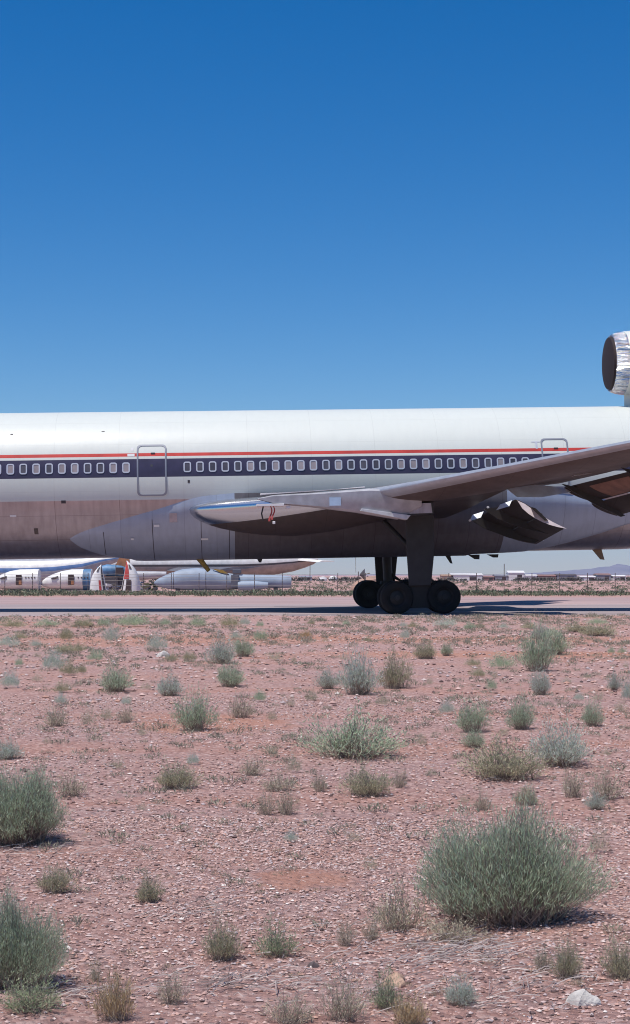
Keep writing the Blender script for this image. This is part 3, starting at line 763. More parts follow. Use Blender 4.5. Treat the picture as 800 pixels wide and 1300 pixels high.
# dead grey twigs lying about
def twigs():
    V, F, o = [], [], 0
    spots = [(545, 1205, 100, 22, 190), (600, 1215, 90, 20, 90), (300, 1250, 110, 18, 110), (210, 1165, 60, 10, 25), (250, 1155, 50, 10, 35), (410, 1195, 90, 40, 45), (90, 1262, 90, 16, 70), (690, 1240, 70, 25, 60), (470, 1255, 120, 30, 60), (40, 1085, 60, 8, 40), (620, 1000, 60, 8, 20), (200, 1070, 160, 60, 45), (430, 1100, 180, 60, 40), (620, 1270, 120, 25, 50)]
    for px, py, dx, dy, n in spots:
        for _ in range(int(n * 0.8)):
            x, y, z = at(px + random.gauss(0, dx * 0.5), py + random.gauss(0, dy * 0.5))
            a = random.gauss(0.2, 0.7); l = random.uniform(0.02, 0.11); w = random.uniform(0.0006, 0.0015); li = random.uniform(0, 0.3)
            d = np.array([math.cos(a), math.sin(a), li]); s = np.array([-math.sin(a), math.cos(a), 0]); b = np.array([x, y, z + 0.006])
            bend = np.array([0, 0, random.uniform(0, 0.012)])
            p = [b, b + d * l / 2 + bend, b + d * l]
            vs = []
            for q in p:
                vs += [q - s * w, q + s * w, q + np.array([0, 0, 1.7 * w])]
            V += vs
            for k in (0, 3):
                for i in range(3):
                    F.append((o + k + i, o + k + (i + 1) % 3, o + k + 3 + (i + 1) % 3, o + k + 3 + i))
            o += 9
    return V, F
tv, tf = twigs()
M['twig'] = island_mat('dead_twigs', [(0, (0.16, 0.12, 0.11)), (0.5, (0.36, 0.30, 0.29)), (1, (0.56, 0.48, 0.44))])
tag(link('dry_twigs', fast_mesh('dry_twigs', tv, tf, M['twig'])), kind='stuff')

# ================================================================= desert shrubs
def shrub(seed, n, leaves, leaf, wid, H=0.8, upright=0.5, rough=0.25, stemw=0.006, lo=0.3, basal=0.12, jit=0.012):
    """unit bush one metre wide: returns leaf and stem arrays"""
    g = np.random.default_rng(seed)
    az = g.random(n) * 6.283
    lob = 1 + 0.16 * np.sin(2 * az + seed) + 0.12 * np.sin(3 * az + 2.3 * seed) + 0.08 * np.sin(5 * az + seed * 1.7)
    rr = np.sqrt(g.random(n)); r = 0.5 * rr * lob
    h = H * np.sqrt(np.clip(1 - (rr * 0.93) ** 2, 0.02, 1)) * (1 - rough + 2 * rough * g.random(n) ** 1.5) * (1 + 0.14 * np.sin(3.1 * np.cos(az) * rr * 2 + seed) + 0.1 * np.sin(5.3 * np.sin(az) * rr * 2 + seed * 2))
    h = np.maximum(h, 0.06 * H)
    tgt = np.stack([r * np.cos(az), r * np.sin(az), h], 1)
    ba = g.random(n) * 6.283; br = basal * np.sqrt(g.random(n))
    base = np.stack([br * np.cos(ba) + tgt[:, 0] * 0.18, br * np.sin(ba) + tgt[:, 1] * 0.18, np.zeros(n) - 0.01], 1)
    mid = base + (tgt - base) * np.array([0.62, 0.62, 0.42])
    mid += g.normal(0, 0.02, (n, 3))
    def pos(t):
        t = t[..., None]
        return (1 - t) ** 2 * base[:, None] + 2 * t * (1 - t) * mid[:, None] + t ** 2 * tgt[:, None]
    t = lo + (1 - lo) * np.sort(g.random((n, leaves)) ** 0.75, axis=1)
    P = pos(t) + g.normal(0, jit, (n, leaves, 3)); P[..., 2] = np.abs(P[..., 2])
    T = pos(np.clip(t + 0.03, 0, 1.05)) - pos(t); T /= np.linalg.norm(T, axis=-1, keepdims=True) + 1e-9
    dr = T * 0.75 + np.array([0, 0, upright]) + g.normal(0, 0.42, (n, leaves, 3)); dr /= np.linalg.norm(dr, axis=-1, keepdims=True)
    sd = np.cross(dr, g.normal(0, 1, (n, leaves, 3))); sd /= np.linalg.norm(sd, axis=-1, keepdims=True) + 1e-9
    L_ = leaf * (0.55 + 0.9 * g.random((n, leaves, 1))); W_ = wid * (0.6 + 0.8 * g.random((n, leaves, 1)))
    q = np.stack([P, P + dr * L_ * 0.45 + sd * W_, P + dr * L_, P + dr * L_ * 0.45 - sd * W_], 2).reshape(-1, 3)
    LF = np.arange(len(q)).reshape(-1, 4)
    kz = H * 0.975 / np.percentile(q[:, 2], 98.5); kr = 0.5 / np.percentile(np.hypot(q[:, 0], q[:, 1]), 97)
    nrm = np.array([kr, kr, kz]); q = q * nrm
    # stems: three-sided, three joints
    ts = np.tile(np.array([0, 0.35, 0.7, 0.97])[None], (n, 1)); S = pos(ts)
    ww = stemw * np.array([1, 0.75, 0.5, 0.22]); tri = np.array([(1, 0, 0), (-0.5, 0.87, 0), (-0.5, -0.87, 0)])
    SV = (S[:, :, None] + tri[None, None] * ww[None, :, None, None]).reshape(-1, 3)
    SV = SV * nrm
    SF = []
    for k in range(3):
        for i in range(3):
            SF.append((k * 3 + i, k * 3 + (i + 1) % 3, k * 3 + 3 + (i + 1) % 3, k * 3 + 3 + i))
    SF = (np.array(SF)[None] + (np.arange(n) * 12)[:, None, None]).reshape(-1, 4)
    return q, LF, SV, SF
M['leaf_g'] = island_mat('sage_leaves', [(0, (0.274, 0.339, 0.227)), (0.5, (0.466, 0.568, 0.386)), (0.85, (0.611, 0.680, 0.501)), (1, (0.680, 0.680, 0.501))], 0.8, 0.5)
M['leaf_b'] = island_mat('blue_grey_leaves', [(0, (0.355, 0.407, 0.326)), (0.5, (0.564, 0.644, 0.516)), (1, (0.680, 0.680, 0.652))], 0.8, 0.5)
M['leaf_o'] = island_mat('olive_leaves', [(0, (0.270, 0.270, 0.175)), (0.5, (0.445, 0.443, 0.290)), (1, (0.633, 0.528, 0.377))], 0.8, 0.42)
M['leaf_t'] = island_mat('dry_straw', [(0, (0.312, 0.275, 0.198)), (0.5, (0.500, 0.450, 0.330)), (1, (0.620, 0.562, 0.420))], 0.85, 0.35)
M['leaf_y'] = island_mat('yellow_straw', [(0, (0.359, 0.245, 0.140)), (0.5, (0.590, 0.418, 0.234)), (1, (0.636, 0.559, 0.374))], 0.85, 0.35)
M['leaf_f'] = island_mat('fresh_leaves', [(0, (0.225, 0.275, 0.168)), (0.5, (0.362, 0.438, 0.264)), (1, (0.525, 0.537, 0.360))], 0.8, 0.5)
M['stem'] = island_mat('woody_stems', [(0, (0.17, 0.13, 0.11)), (0.6, (0.31, 0.25, 0.21)), (1, (0.46, 0.39, 0.33))])
SPECS = {'G': dict(n=1900, leaves=13, leaf=0.046, wid=0.0018, upright=0.85, stemw=0.0024, rough=0.22, basal=0.22, lo=0.38, H=0.74, jit=0.016),
         'g': dict(n=260, leaves=11, leaf=0.080, wid=0.0055, upright=0.5, stemw=0.0042, basal=0.2, rough=0.42, lo=0.35, jit=0.028),
         'b': dict(n=260, leaves=11, leaf=0.080, wid=0.0055, upright=0.5, stemw=0.0042, basal=0.2, rough=0.42, lo=0.35, jit=0.028),
         'o': dict(n=270, leaves=11, leaf=0.090, wid=0.0055, upright=0.6, stemw=0.0042, basal=0.28, rough=0.42, lo=0.3, jit=0.026),
         't': dict(n=120, leaves=8, leaf=0.11, wid=0.0060, upright=0.5, stemw=0.005, rough=0.6, lo=0.25, basal=0.25, jit=0.03),
         'y': dict(n=170, leaves=9, leaf=0.17, wid=0.0055, upright=0.9, stemw=0.005, rough=0.5, lo=0.15, basal=0.3, jit=0.02),
         'f': dict(n=190, leaves=9, leaf=0.085, wid=0.0070, upright=0.4, stemw=0.0045, rough=0.55, lo=0.25, basal=0.22, jit=0.03)}
NVAR = {'G': 3, 'g': 4, 'b': 3, 'o': 3, 't': 4, 'y': 2, 'f': 2}
KITS = {}
for kk, sp in SPECS.items():
    for q in range(NVAR[kk]):
        lv, lf, sv_, sf_ = shrub(17 * (q + 1) + ord(kk), **sp)
        KITS[kk, q] = (fast_mesh('shrub_leaves', lv, lf, M['leaf_' + kk.lower()]), fast_mesh('shrub_stems', sv_, sf_, M['stem']))
used = {k: 0 for k in SPECS}
def plant(px, py, w, h, kind, label, group=None, name='bush', cat='bush', stems=True):
    x, y, z = at(px, py); s = FPX / y
    q = used[kind] % NVAR[kind]; used[kind] += 1
    lm, sm = KITS[kind, q]
    W, H = (1.24 if kind != 'G' else 1.08) * w / s, (1.14 if kind != 'G' else 0.98) * h / s
    y += W * 0.28; x = (px - CXP) / FPX * y; z = float(terr(x, y))
    o = link(name, lm); o.location = (x, y, z); o.scale = (W, W * 0.95, H / 0.78); o.rotation_euler = (0, 0, random.uniform(0, 6.28) if kind != 'G' else random.uniform(-.4, .4))
    tag(o, label, cat, group)
    if stems: link('stem', sm, o)
    return o
BG = 'shrubs on the desert dirt'
BUSHES = [
 (642, 1182, 236, 148, 'G', 'largest grey-green bush, rounded and dense, in the near right foreground'),
 (18, 1076, 140, 98, 'G', 'big grey-green bush cut by the left edge, farther one of the pair there'),
 (18, 1262, 130, 118, 'G', 'big grey-green bush cut by the left edge, nearer one of the pair there'),
 (447, 966, 112, 48, 'g', 'wide flat sage bush in the middle of the dirt, straight below the wheels'),
 (640, 993, 96, 42, 'o', 'wide olive bush touching a blue-grey bush on its right'),
 (712, 976, 78, 46, 'b', 'wide blue-grey bush just behind the wide olive one'),
 (248, 929, 52, 44, 'g', 'round green bush with a second pale shrub behind its left shoulder'),
 (281, 843, 36, 30, 'b', 'compact round blue-grey bush out in the left half of the dirt, before a greener one'),
 (309, 834, 28, 22, 'g', 'small green bush touching the right side of a compact blue-grey one'),
 (147, 879, 42, 30, 'g', 'solitary round grey-green bush with open reddish dirt around it, left of centre'),
 (456, 883, 50, 50, 'b', 'tall pale blue-grey bush beside an upright olive bush of the same height'),
 (502, 875, 38, 42, 'o', 'upright olive bush beside a tall pale blue-grey one'),
 (416, 875, 26, 22, 'b', 'small blue-grey shrub just left of the tall pale bush'),
 (683, 853, 46, 52, 'g', 'tall dark green bush at the heart of the clump on the right'),
 (703, 832, 40, 28, 'g', 'low green bush behind the tall dark one of the right-hand clump'),
 (686, 812, 22, 18, 'b', 'small pale bush peeping over the top of the right-hand clump'),
 (600, 931, 44, 36, 'g', 'round sage bush, left one of two like neighbours above the wide olive bush'),
 (662, 927, 34, 36, 'g', 'narrow sage bush, right one of two like neighbours above the wide olive bush'),
 (753, 923, 30, 30, 'g', 'grey-green shrub standing alone above the wide blue-grey bush'),
 (686, 883, 26, 30, 'b', 'thin pale shrub just in front of the tall dark green bush'),
 (224, 1003, 52, 28, 'o', 'low olive bush with yellowed base, alone on the gravel'),
 (90, 1013, 38, 30, 't', 'grey-brown withered shrub beside the big left bush'),
 (466, 1013, 56, 32, 'o', 'low olive tuft just below the wide flat sage bush'),
 (337, 1036, 26, 28, 't', 'dry greyish shrub, left one of a touching pair in the middle'),
 (363, 1036, 28, 34, 't', 'dry greyish shrub, right one of a touching pair in the middle'),
 (352, 1006, 44, 22, 't', 'straw-coloured flat shrub just above a touching dry pair'),
 (320, 986, 32, 22, 't', 'small dry shrub on the gravel, uppermost of the dry cluster in the middle'),
 (728, 1014, 34, 34, 't', 'reddish dry shrub with thin twigs, left of a paler dry one'),
 (768, 1018, 46, 40, 't', 'pale dry shrub with a small tuft at its foot near the right edge'),
 (756, 1029, 24, 20, 'b', 'little grey tuft at the foot of the pale dry shrub'),
 (614, 1030, 26, 24, 't', 'small brown tuft between the olive bush and the largest bush'),
 (668, 1023, 32, 20, 'o', 'small olive tuft right above the largest bush'),
 (508, 1001, 20, 24, 't', 'thin dry sprig beside the low olive tuft'),
 (406, 1006, 22, 22, 't', 'thin dry sprig left of the low olive tuft'),
 (540, 837, 30, 19, 'o', 'small yellowish olive bush beside a tiny green one below the wheels'),
 (567, 833, 16, 15, 'g', 'tiny green bush to the right of a small yellowish olive one'),
 (215, 884, 34, 24, 'b', 'pale low shrub partly behind the round green bush'),
 (292, 873, 38, 26, 'g', 'wide pale green shrub with a ragged left side behind the round green bush'),
 (72, 923, 36, 26, 't', 'pale thin shrub on open dirt toward the left edge'),
 (305, 912, 34, 30, 't', 'sparse grey shrub to the right of the round green bush'),
 (160, 918, 24, 20, 't', 'sparse grey tuft midway between the pale thin shrub and the round green bush'),
 (601, 950, 28, 22, 'g', 'small sage tuft tucked in front of the left sage neighbour'),
 (282, 1222, 44, 44, 'o', 'dry olive tuft with a shadowed foot among grey twigs in front'),
 (350, 1218, 50, 42, 'f', 'pale green weed with loose stems right of the dry olive tuft'),
 (190, 1147, 34, 30, 'o', 'slim olive sprig alone on the gravel of the left half'),
 (70, 1136, 42, 30, 'o', 'low olive tuft between the two big left bushes'),
 (146, 1299, 48, 52, 'y', 'yellow straw tuft at the front edge'),
 (218, 1278, 38, 38, 't', 'dry brown tuft right of the yellow straw tuft'),
 (122, 1248, 20, 24, 't', 'tiny brown sprig behind the yellow straw tuft'),
 (38, 1290, 76, 40, 'f', 'bright green weed in front of the nearer big left bush'),
 (505, 1186, 70, 60, 't', 'dry blond grass leaning on the left side of the largest bush'),
 (472, 1195, 24, 26, 't', 'small dry tuft left of the blond grass at the largest bush'),
 (438, 1203, 22, 34, 't', 'thin dry sprig farthest left of the largest bush'),
 (575, 1200, 80, 30, 't', 'trampled blond grass at the front foot of the largest bush'),
 (720, 1245, 34, 44, 'o', 'slim olive sprig in front of the right side of the largest bush'),
 (786, 1245, 42, 46, 'o', 'olive weed at the right edge, below the largest bush'),
 (688, 1232, 26, 30, 't', 'dry sprig just left of the slim olive sprig'),
 (490, 1284, 42, 44, 'f', 'thin green weed at the front edge, middle of the picture'),
 (436, 1300, 56, 52, 't', 'brown dry weed at the front edge left of a thin green one'),
 (586, 1280, 44, 30, 'b', 'grey tuft near the flat tan stone at the front'),
 (520, 1306, 44, 34, 'y', 'straw tuft on the very front edge'),
 (370, 1304, 60, 34, 't', 'low straw weed on the front edge, left of the brown dry weed'),
 (780, 877, 14, 20, 'b', 'narrow pale shrub at the right edge of the open dirt'),
 (10, 965, 34, 22, 'b', 'pale shrub behind the farther big left bush'),
 (760, 808, 46, 14, 'o', 'long low olive shrub far out near the right edge'),
 (735, 803, 36, 10, 'o', 'long low olive shrub touching its neighbour far out on the right'),
]
for b_ in BUSHES:
    plant(*b_, group=None)
SMALL = {'row': ('small grey-green shrub in the far row along the taxiway edge', 'far row of shrubs along the taxiway'),
         'mid': ('small pale tuft scattered on the open dirt between larger bushes', 'small tufts scattered over the dirt')}
ROW = [(15, 797, 30, 12), (60, 796, 28, 10), (105, 797, 24, 12), (132, 796, 18, 12), (168, 796, 36, 14), (210, 795, 14, 10), (252, 796, 22, 12), (292, 796, 26, 13), (311, 794, 14, 10), (330, 796, 10, 7), (566, 796, 28, 10), (525, 797, 14, 8), (512, 796, 10, 6), (596, 800, 14, 9), (758, 793, 24, 8), (640, 798, 12, 6), (672, 799, 22, 7), (610, 798, 10, 6), (395, 793, 10, 6), (440, 794, 12, 5)]
for px, py, w, h in ROW:
    plant(px, py, w, h, random.choice('ggob'), *SMALL['row'], stems=False)
MID = [(84, 815, 18, 16, 'o'), (141, 817, 20, 22, 'b'), (200, 826, 24, 20, 'b'), (121, 840, 20, 14, 'g'), (84, 830, 28, 12, 'o'), (101, 828, 16, 11, 'o'), (240, 840, 18, 12, 'o'), (218, 840, 16, 10, 'o'), (349, 839, 22, 12, 't'), (373, 840, 8, 8, 't'), (331, 814, 18, 14, 'g'), (388, 810, 14, 9, 'y'), (300, 812, 16, 10, 'b'),
 (68, 852, 28, 24, 'b'), (86, 858, 20, 18, 'o'), (104, 856, 12, 12, 'o'), (65, 842, 10, 10, 'o'), (24, 846, 12, 10, 'g'), (10, 822, 28, 14, 'b'), (12, 874, 26, 20, 'b'), (47, 866, 14, 10, 't'), (79, 880, 20, 14, 'o'), (77, 895, 14, 14, 'b'), (45, 822, 14, 10, 'b'), (25, 812, 18, 8, 'o'),
 (700, 810, 26, 12, 'g'), (601, 847, 18, 10, 'o'), (636, 850, 32, 18, 'g'), (606, 860, 20, 12, 'o'), (628, 862, 12, 12, 't'), (624, 877, 14, 14, 'g'), (655, 905, 12, 12, 't'), (567, 908, 18, 18, 'b'), (485, 897, 18, 20, 't'), (437, 838, 12, 7, 't'), (413, 815, 10, 6, 't'), (514, 812, 14, 12, 'b'), (467, 815, 10, 6, 'o'),
 (776, 830, 10, 8, 'g'), (790, 830, 10, 8, 'g'), (745, 862, 10, 8, 't'), (795, 848, 8, 8, 't'), (788, 905, 16, 16, 't'), (797, 890, 14, 26, 'b'), (535, 948, 16, 14, 't'), (150, 978, 18, 16, 't'), (245, 972, 16, 14, 'b'), (372, 982, 22, 26, 't'), (112, 921, 18, 22, 't'), (135, 915, 22, 16, 't'), (160, 895, 14, 10, 'b'), (186, 876, 14, 10, 't'), (330, 892, 16, 14, 'g'), (395, 890, 18, 18, 't'), (369, 898, 12, 14, 't'), (345, 915, 16, 12, 't'),
 (48, 835, 12, 8, 't'), (720, 868, 12, 8, 't'), (735, 890, 12, 10, 'b'), (760, 890, 16, 12, 't'), (545, 870, 12, 10, 't'), (590, 905, 10, 8, 't'), (520, 905, 12, 10, 't'), (640, 935, 12, 10, 't'), (180, 935, 14, 10, 't'), (60, 945, 12, 10, 't'), (770, 960, 14, 10, 't'), (390, 940, 14, 10, 't'), (345, 958, 16, 12, 't'), (548, 985, 12, 10, 't'), (590, 1020, 14, 10, 't'), (180, 1030, 12, 10, 't'), (450, 1070, 18, 14, 't'), (470, 1105, 22, 18, 't'), (370, 1070, 16, 14, 'b'), (720, 1075, 16, 14, 't'), (760, 1085, 26, 34, 't'), (410, 940, 12, 8, 't'), (690, 940, 12, 8, 't'), (620, 1170, 14, 10, 't')]
for px, py, w, h, k in MID:
    plant(px, py, w, h, k, *SMALL['mid'], stems=False)

# ground-hugging weeds nobody could count: the strip beyond the taxiway and specks over the dirt
def weed_mass(name, pts, m, seed, nb=26, slim=0.16):
    g = np.random.default_rng(seed); V = []; 
    P = np.array([p[:3] for p in pts]); S = np.array([p[3] for p in pts]); n = len(P)
    az = g.random((n, nb)) * 6.283; rr = np.sqrt(g.random((n, nb)))
    hh = (0.45 + 0.75 * g.random((n, nb))) * np.sqrt(1 - 0.85 * rr ** 2)
    c = P[:, None] + np.stack([rr * np.cos(az) * S[:, None] * 0.9, rr * np.sin(az) * S[:, None] * 0.9, hh * S[:, None] * 0.55], -1)
    d = np.stack([0.5 * np.cos(az), 0.5 * np.sin(az), 0.7 + 0 * az], -1) + g.normal(0, 0.35, (n, nb, 3)); d /= np.linalg.norm(d, axis=-1, keepdims=True)
    s = np.cross(d, g.normal(0, 1, (n, nb, 3))); s /= np.linalg.norm(s, axis=-1, keepdims=True)
    L_ = S[:, None, None] * (0.35 + 0.4 * g.random((n, nb, 1))); W_ = L_ * slim
    V = np.stack([c - d * L_ * .5, c + s * W_, c + d * L_ * .5, c - s * W_], 2).reshape(-1, 3)
    return tag(link(name, fast_mesh(name, V, np.arange(len(V)).reshape(-1, 4), m)), kind='stuff')
pts = []
M['weed_far'] = island_mat('roadside_weeds', [(0, (0.09, 0.115, 0.075)), (0.5, (0.16, 0.19, 0.125)), (0.85, (0.25, 0.24, 0.17)), (1, (0.36, 0.27, 0.2))], 0.8, 0.2)
for _ in range(5200):
    y = random.triangular(106, 150, 122); x = random.uniform(-1, 1) * (0.22 * y + 14)
    dens = mnoise.noise((x * 0.12, y * 0.11, 2.0)) + 0.5 * mnoise.noise((x * 0.5, y * 0.4, 7.0))
    if dens < -0.12 and random.random() < 0.85: continue
    pts.append((x, y, float(terr(x, y)), random.uniform(0.15, 0.5) * (1 + 0.6 * max(0, dens))))
for _ in range(2600):
    y = random.uniform(150, 420); x = random.uniform(-1, 1) * (0.24 * y + 20)
    pts.append((x, y, float(terr(x, y)), random.uniform(0.25, 0.6)))
weed_mass('weeds', pts, M['weed_far'], 5, 20)
pts = []
for _ in range(4200):
    y = 5.0 + 42 * random.random() ** 0.8; x = random.uniform(-1, 1) * (0.22 * y + 1.0)
    if mnoise.noise((x * 0.35, y * 0.3, 4.0)) + random.uniform(-.35, .35) < -0.05: continue
    pts.append((x, y, float(terr(x, y)), random.uniform(0.02, 0.06) * (0.8 + y / 22)))
M['speck'] = island_mat('dry_specks', [(0, (0.20, 0.20, 0.14)), (0.6, (0.32, 0.31, 0.24)), (1, (0.44, 0.38, 0.30))], 0.8, 0.3)
weed_mass('ground_cover', pts, M['speck'], 9, 44, 0.06)
pts = []
for _ in range(900):
    y = 4.6 + 9 * random.random() ** 1.3; x = random.uniform(-1, 1) * (0.22 * y + 0.6)
    if mnoise.noise((x * 1.1, y * 0.9, 14.0)) + random.uniform(-.25, .25) < 0.08: continue
    pts.append((x, y, float(terr(x, y)), random.uniform(0.012, 0.034)))
side = []
for _ in range(160):
    y = 4.5 + 40 * random.random(); x = random.choice((-1, 1)) * (0.225 * y + 0.3 + 5.5 * random.random())
    side.append((x, y, float(terr(x, y)), random.uniform(0.06, 0.22)))
weed_mass('scrub', side, M['leaf_g'], 77, 420, 0.035)
M['blond'] = island_mat('blond_grass', [(0, (0.24, 0.19, 0.13)), (0.6, (0.44, 0.36, 0.26)), (1, (0.58, 0.49, 0.37))], 0.85, 0.35)
weed_mass('dry_grass', pts, M['blond'], 31, 40, 0.05)

# ================================================================= across the taxiway: fence, hulks, far buildings
M['post'] = mat('fence_post', (0.16, 0.12, 0.11), 0.8)
M['wire'] = mat('fence_wire', (0.22, 0.20, 0.20), 0.6, 0.4)
FEN = empty('wire_fence', (0, 134, 0)); tag(FEN, 'long wire fence on thin dark posts beyond the taxiway weeds', 'fence')
z134 = float(terr(0, 134))
k = 0
for x in np.arange(-50, 52, 2.36):
    x = float(x); z = float(terr(x, 134)); h = 1.85 if k % 7 else 2.6; k += 1
    mb = MB(); mb.tube([(x, 0, z - 0.3), (x + 0.02, 0, z + h)], 0.034, 6); mb.build('post', M['post'], FEN)
for q, h in enumerate((0.35, 0.8, 1.2, 1.5, 1.75)):
    mb = MB(); mb.tube([(float(x), -0.05, float(terr(x, 134)) + h - (0.03 if i % 2 else 0)) for i, x in enumerate(np.arange(-50, 52, 1.18))], 0.012, 4); mb.build('strand', M['wire'], FEN)

def body(mb, x0, x1, stations, y, n=20, mats=None, mat=0):
    """lofted round body lying along x: stations are (x, centre z, half height, half depth)"""
    rings = []
    for x, c, rz, ry in stations:
        rings.append([(x, y + ry * math.cos(q), c + rz * math.sin(q)) for q in np.linspace(-math.pi / 2, 1.5 * math.pi, n, endpoint=False)])
    mb.loft(rings, mat, mats=mats)
M['hw'] = mat('old_white', (0.78, 0.76, 0.74), 0.5, var=0.2, scale=1.5)
M['hb'] = mat('old_blue', (0.12, 0.22, 0.46), 0.5, var=0.3, scale=1.2)
M['hg'] = mat('old_grey', (0.42, 0.42, 0.46), 0.5, var=0.25, scale=1.2)
M['hl'] = mat('old_light_blue', (0.11, 0.26, 0.46), 0.55, var=0.6, scale=1.0)
M['ho'] = mat('old_orange', (0.50, 0.22, 0.10), 0.6, var=0.4, scale=1.2)
M['hd'] = mat('dark_opening', (0.055, 0.035, 0.035), 0.8)
M['hbk'] = mat('old_black', (0.07, 0.06, 0.065), 0.6)
M['hr'] = mat('old_red', (0.55, 0.07, 0.06), 0.55, var=0.3, scale=2)
M['cocoon'] = mat('blue_grey_wrap', (0.30, 0.36, 0.45), 0.6, var=0.22, scale=0.8, bump=0.4, bscale=3)
M['cocoon_dk'] = mat('dark_wrap', (0.12, 0.12, 0.15), 0.7, var=0.3, scale=1)

def P(px, py, Y): return far_pt(px, py, Y)
# left airliner without wings, white with a blue band
Y = 235.0
H1 = empty('airliner_hulk', (0, Y, float(terr(0, Y))))
tag(H1, 'white airliner hulk with blue band reaching in from the left edge, behind the cut noses', 'airliner')
zb = float(terr(0, Y))
def banded(n, spec):
    """material index per ring segment from (lowest sine, index) pairs"""
    out = []
    for j in range(n):
        s = math.sin(-math.pi / 2 + 2 * math.pi * (j + 0.5) / n)
        for lim, mi in spec:
            if s < lim: out.append(mi); break
    return out
mb = MB(); N_ = 40
st = []
for px, cy, r in ((-420, 727, 18), (-300, 727, 18), (-100, 727, 18), (30, 727, 18), (70, 725, 16.5), (105, 720, 13), (130, 713, 8), (150, 709, 4), (158, 707.5, 2)):
    x, _, z = P(px, cy, Y); rr = r * Y / FPX; st.append((x, z - zb, rr, rr))
body(mb, 0, 0, st, 0, N_, mats=banded(N_, [(-0.06, 2), (0.28, 1), (0.80, 0), (0.93, 2), (2, 0)]))
mb.build('fuselage', [M['hw'], M['hb'], M['hg']], H1, smooth=True)
mb = MB(); x0, _, z0 = P(98, 712, Y); mb.loft([[(x0, q, z0 - zb), (x0 + 7.0, q, z0 - zb + 0.3), (x0 + 10.5, q, z0 - zb + 7), (x0 + 7.5, q, z0 - zb + 7)] for q in (-0.15, 0.15)]); mb.build('tail_fin', M['hw'], H1)
mb = MB()
for px in (-200, -40, 40):
    x, _, z = P(px, 738, Y); mb.box((x, 0, (z - zb) / 2 + 0.1), (1.2, 1.6, max(0.4, z - zb + 0.2)))
mb.build('cradle', M['hbk'], H1)

# light blue tail piece with an orange top
Y = 225.0; zb = float(terr(0, Y))
x0, _, z0 = P(148, 742, Y)
T1 = empty('tail_section', (x0, Y, zb)); tag(T1, 'light blue scrapped tail section with orange-brown top between the upright nose pieces', 'aircraft wreck')
s = Y / FPX
mb = MB(); body(mb, 0, 0, [(-24 * s, 2.7, 0.5, 0.7), (-12 * s, 2.7, 0.85, 0.9), (6 * s, 2.6, 0.8, 0.9), (18 * s, 2.4, 0.5, 0.6)], 0, 18); mb.build('fuselage', [M['hl']], T1, smooth=True)
mb = MB(); mb.loft([[(-2 * s, q, 3.2), (18 * s, q, 3.0), (16 * s, q, 4.6), (4 * s, q, 4.6)] for q in (-0.2, 0.2)]); mb.build('tail_fin', M['ho'], T1)
mb = MB(); mb.box((5 * s, -1.0, 2.6), (1.1, 0.3, 1.0)); mb.build('cut_opening', M['hd'], T1)
mb = MB(); mb.box((-6 * s, 0, 0.8), (1.9, 1.4, 1.9)); mb.box((8 * s, 0.3, 0.7), (1.6, 1.4, 2.0)); mb.build('cradle', M['hbk'], T1)

# two cut-off noses lying on the ground
def cut_nose(px0, px1, ytop, label, tone):
    Y = 200.0; s = Y / FPX; zb = float(terr(0, Y)); x0, _, _ = P(px0, 745, Y)
    o = empty('nose_section', (x0, Y, zb)); tag(o, label, 'aircraft wreck', 'cut-off aircraft noses')
    L_ = (px1 - px0) * s; r = 1.38; c = 1.42
    mb = MB(); st = []
    for t, k, dz in ((0, 0.05, -0.45), (0.04, 0.28, -0.42), (0.12, 0.5, -0.33), (0.25, 0.70, -0.2), (0.4, 0.86, -0.08), (0.6, 0.97, 0), (0.8, 1, 0), (1, 1, 0)):
        st.append((L_ * t, c + dz, r * k, r * k))
    body(mb, 0, 0, st, 0, 24); b = mb.build('fuselage', M['hw'], o, smooth=True)
    mb = MB(); mb.box((L_ * 0.62, -r - 0.0, c + 0.02), (0.95 * r * 0.55, 0.12, 1.30)); mb.build('door_opening', M['hd'], b)
    mb = MB(); mb.box((L_ * 0.65, -r - 0.07, c - 0.32), (0.34, 0.06, 0.5)); mb.build('door_panel', M['ho'], b)
    mb = MB(); mb.loft([[(L_ * 0.22, q, c + 0.22), (L_ * 0.36, q, c + 0.50), (L_ * 0.37, q, c + 0.24), (L_ * 0.25, q, c + 0.10)] for q in (-r * 0.86, -r * 0.6)]); mb.build('cockpit_window', M['hbk'], b)
    for q in range(4):
        mb = MB(); mb.box((L_ * (0.76 + 0.06 * q), -r * 0.985, c + 0.32), (0.16, 0.1, 0.16)); mb.build('window', M['hbk'], b)
    if tone:
        mb = MB(); body(mb, 0, 0, [(L_ * 0.84, c, r * 1.008, r * 1.008), (L_ * 0.995, c, r * 1.008, r * 1.008)], 0, 24); mb.build('blue_skin', M['hl'], b, smooth=True)
    mb = MB(); mb.box((L_ * 0.55, 0, 0.06), (L_ * 0.6, 1.2, 0.25)); mb.build('cradle', M['hbk'], o)
cut_nose(-12, 50, 724, 'white cut-off aircraft nose with dark doorway, cut by the left edge', False)
cut_nose(52, 117, 724, 'white cut-off aircraft nose with blue skin at its rear, next to the upright red-striped pieces', True)

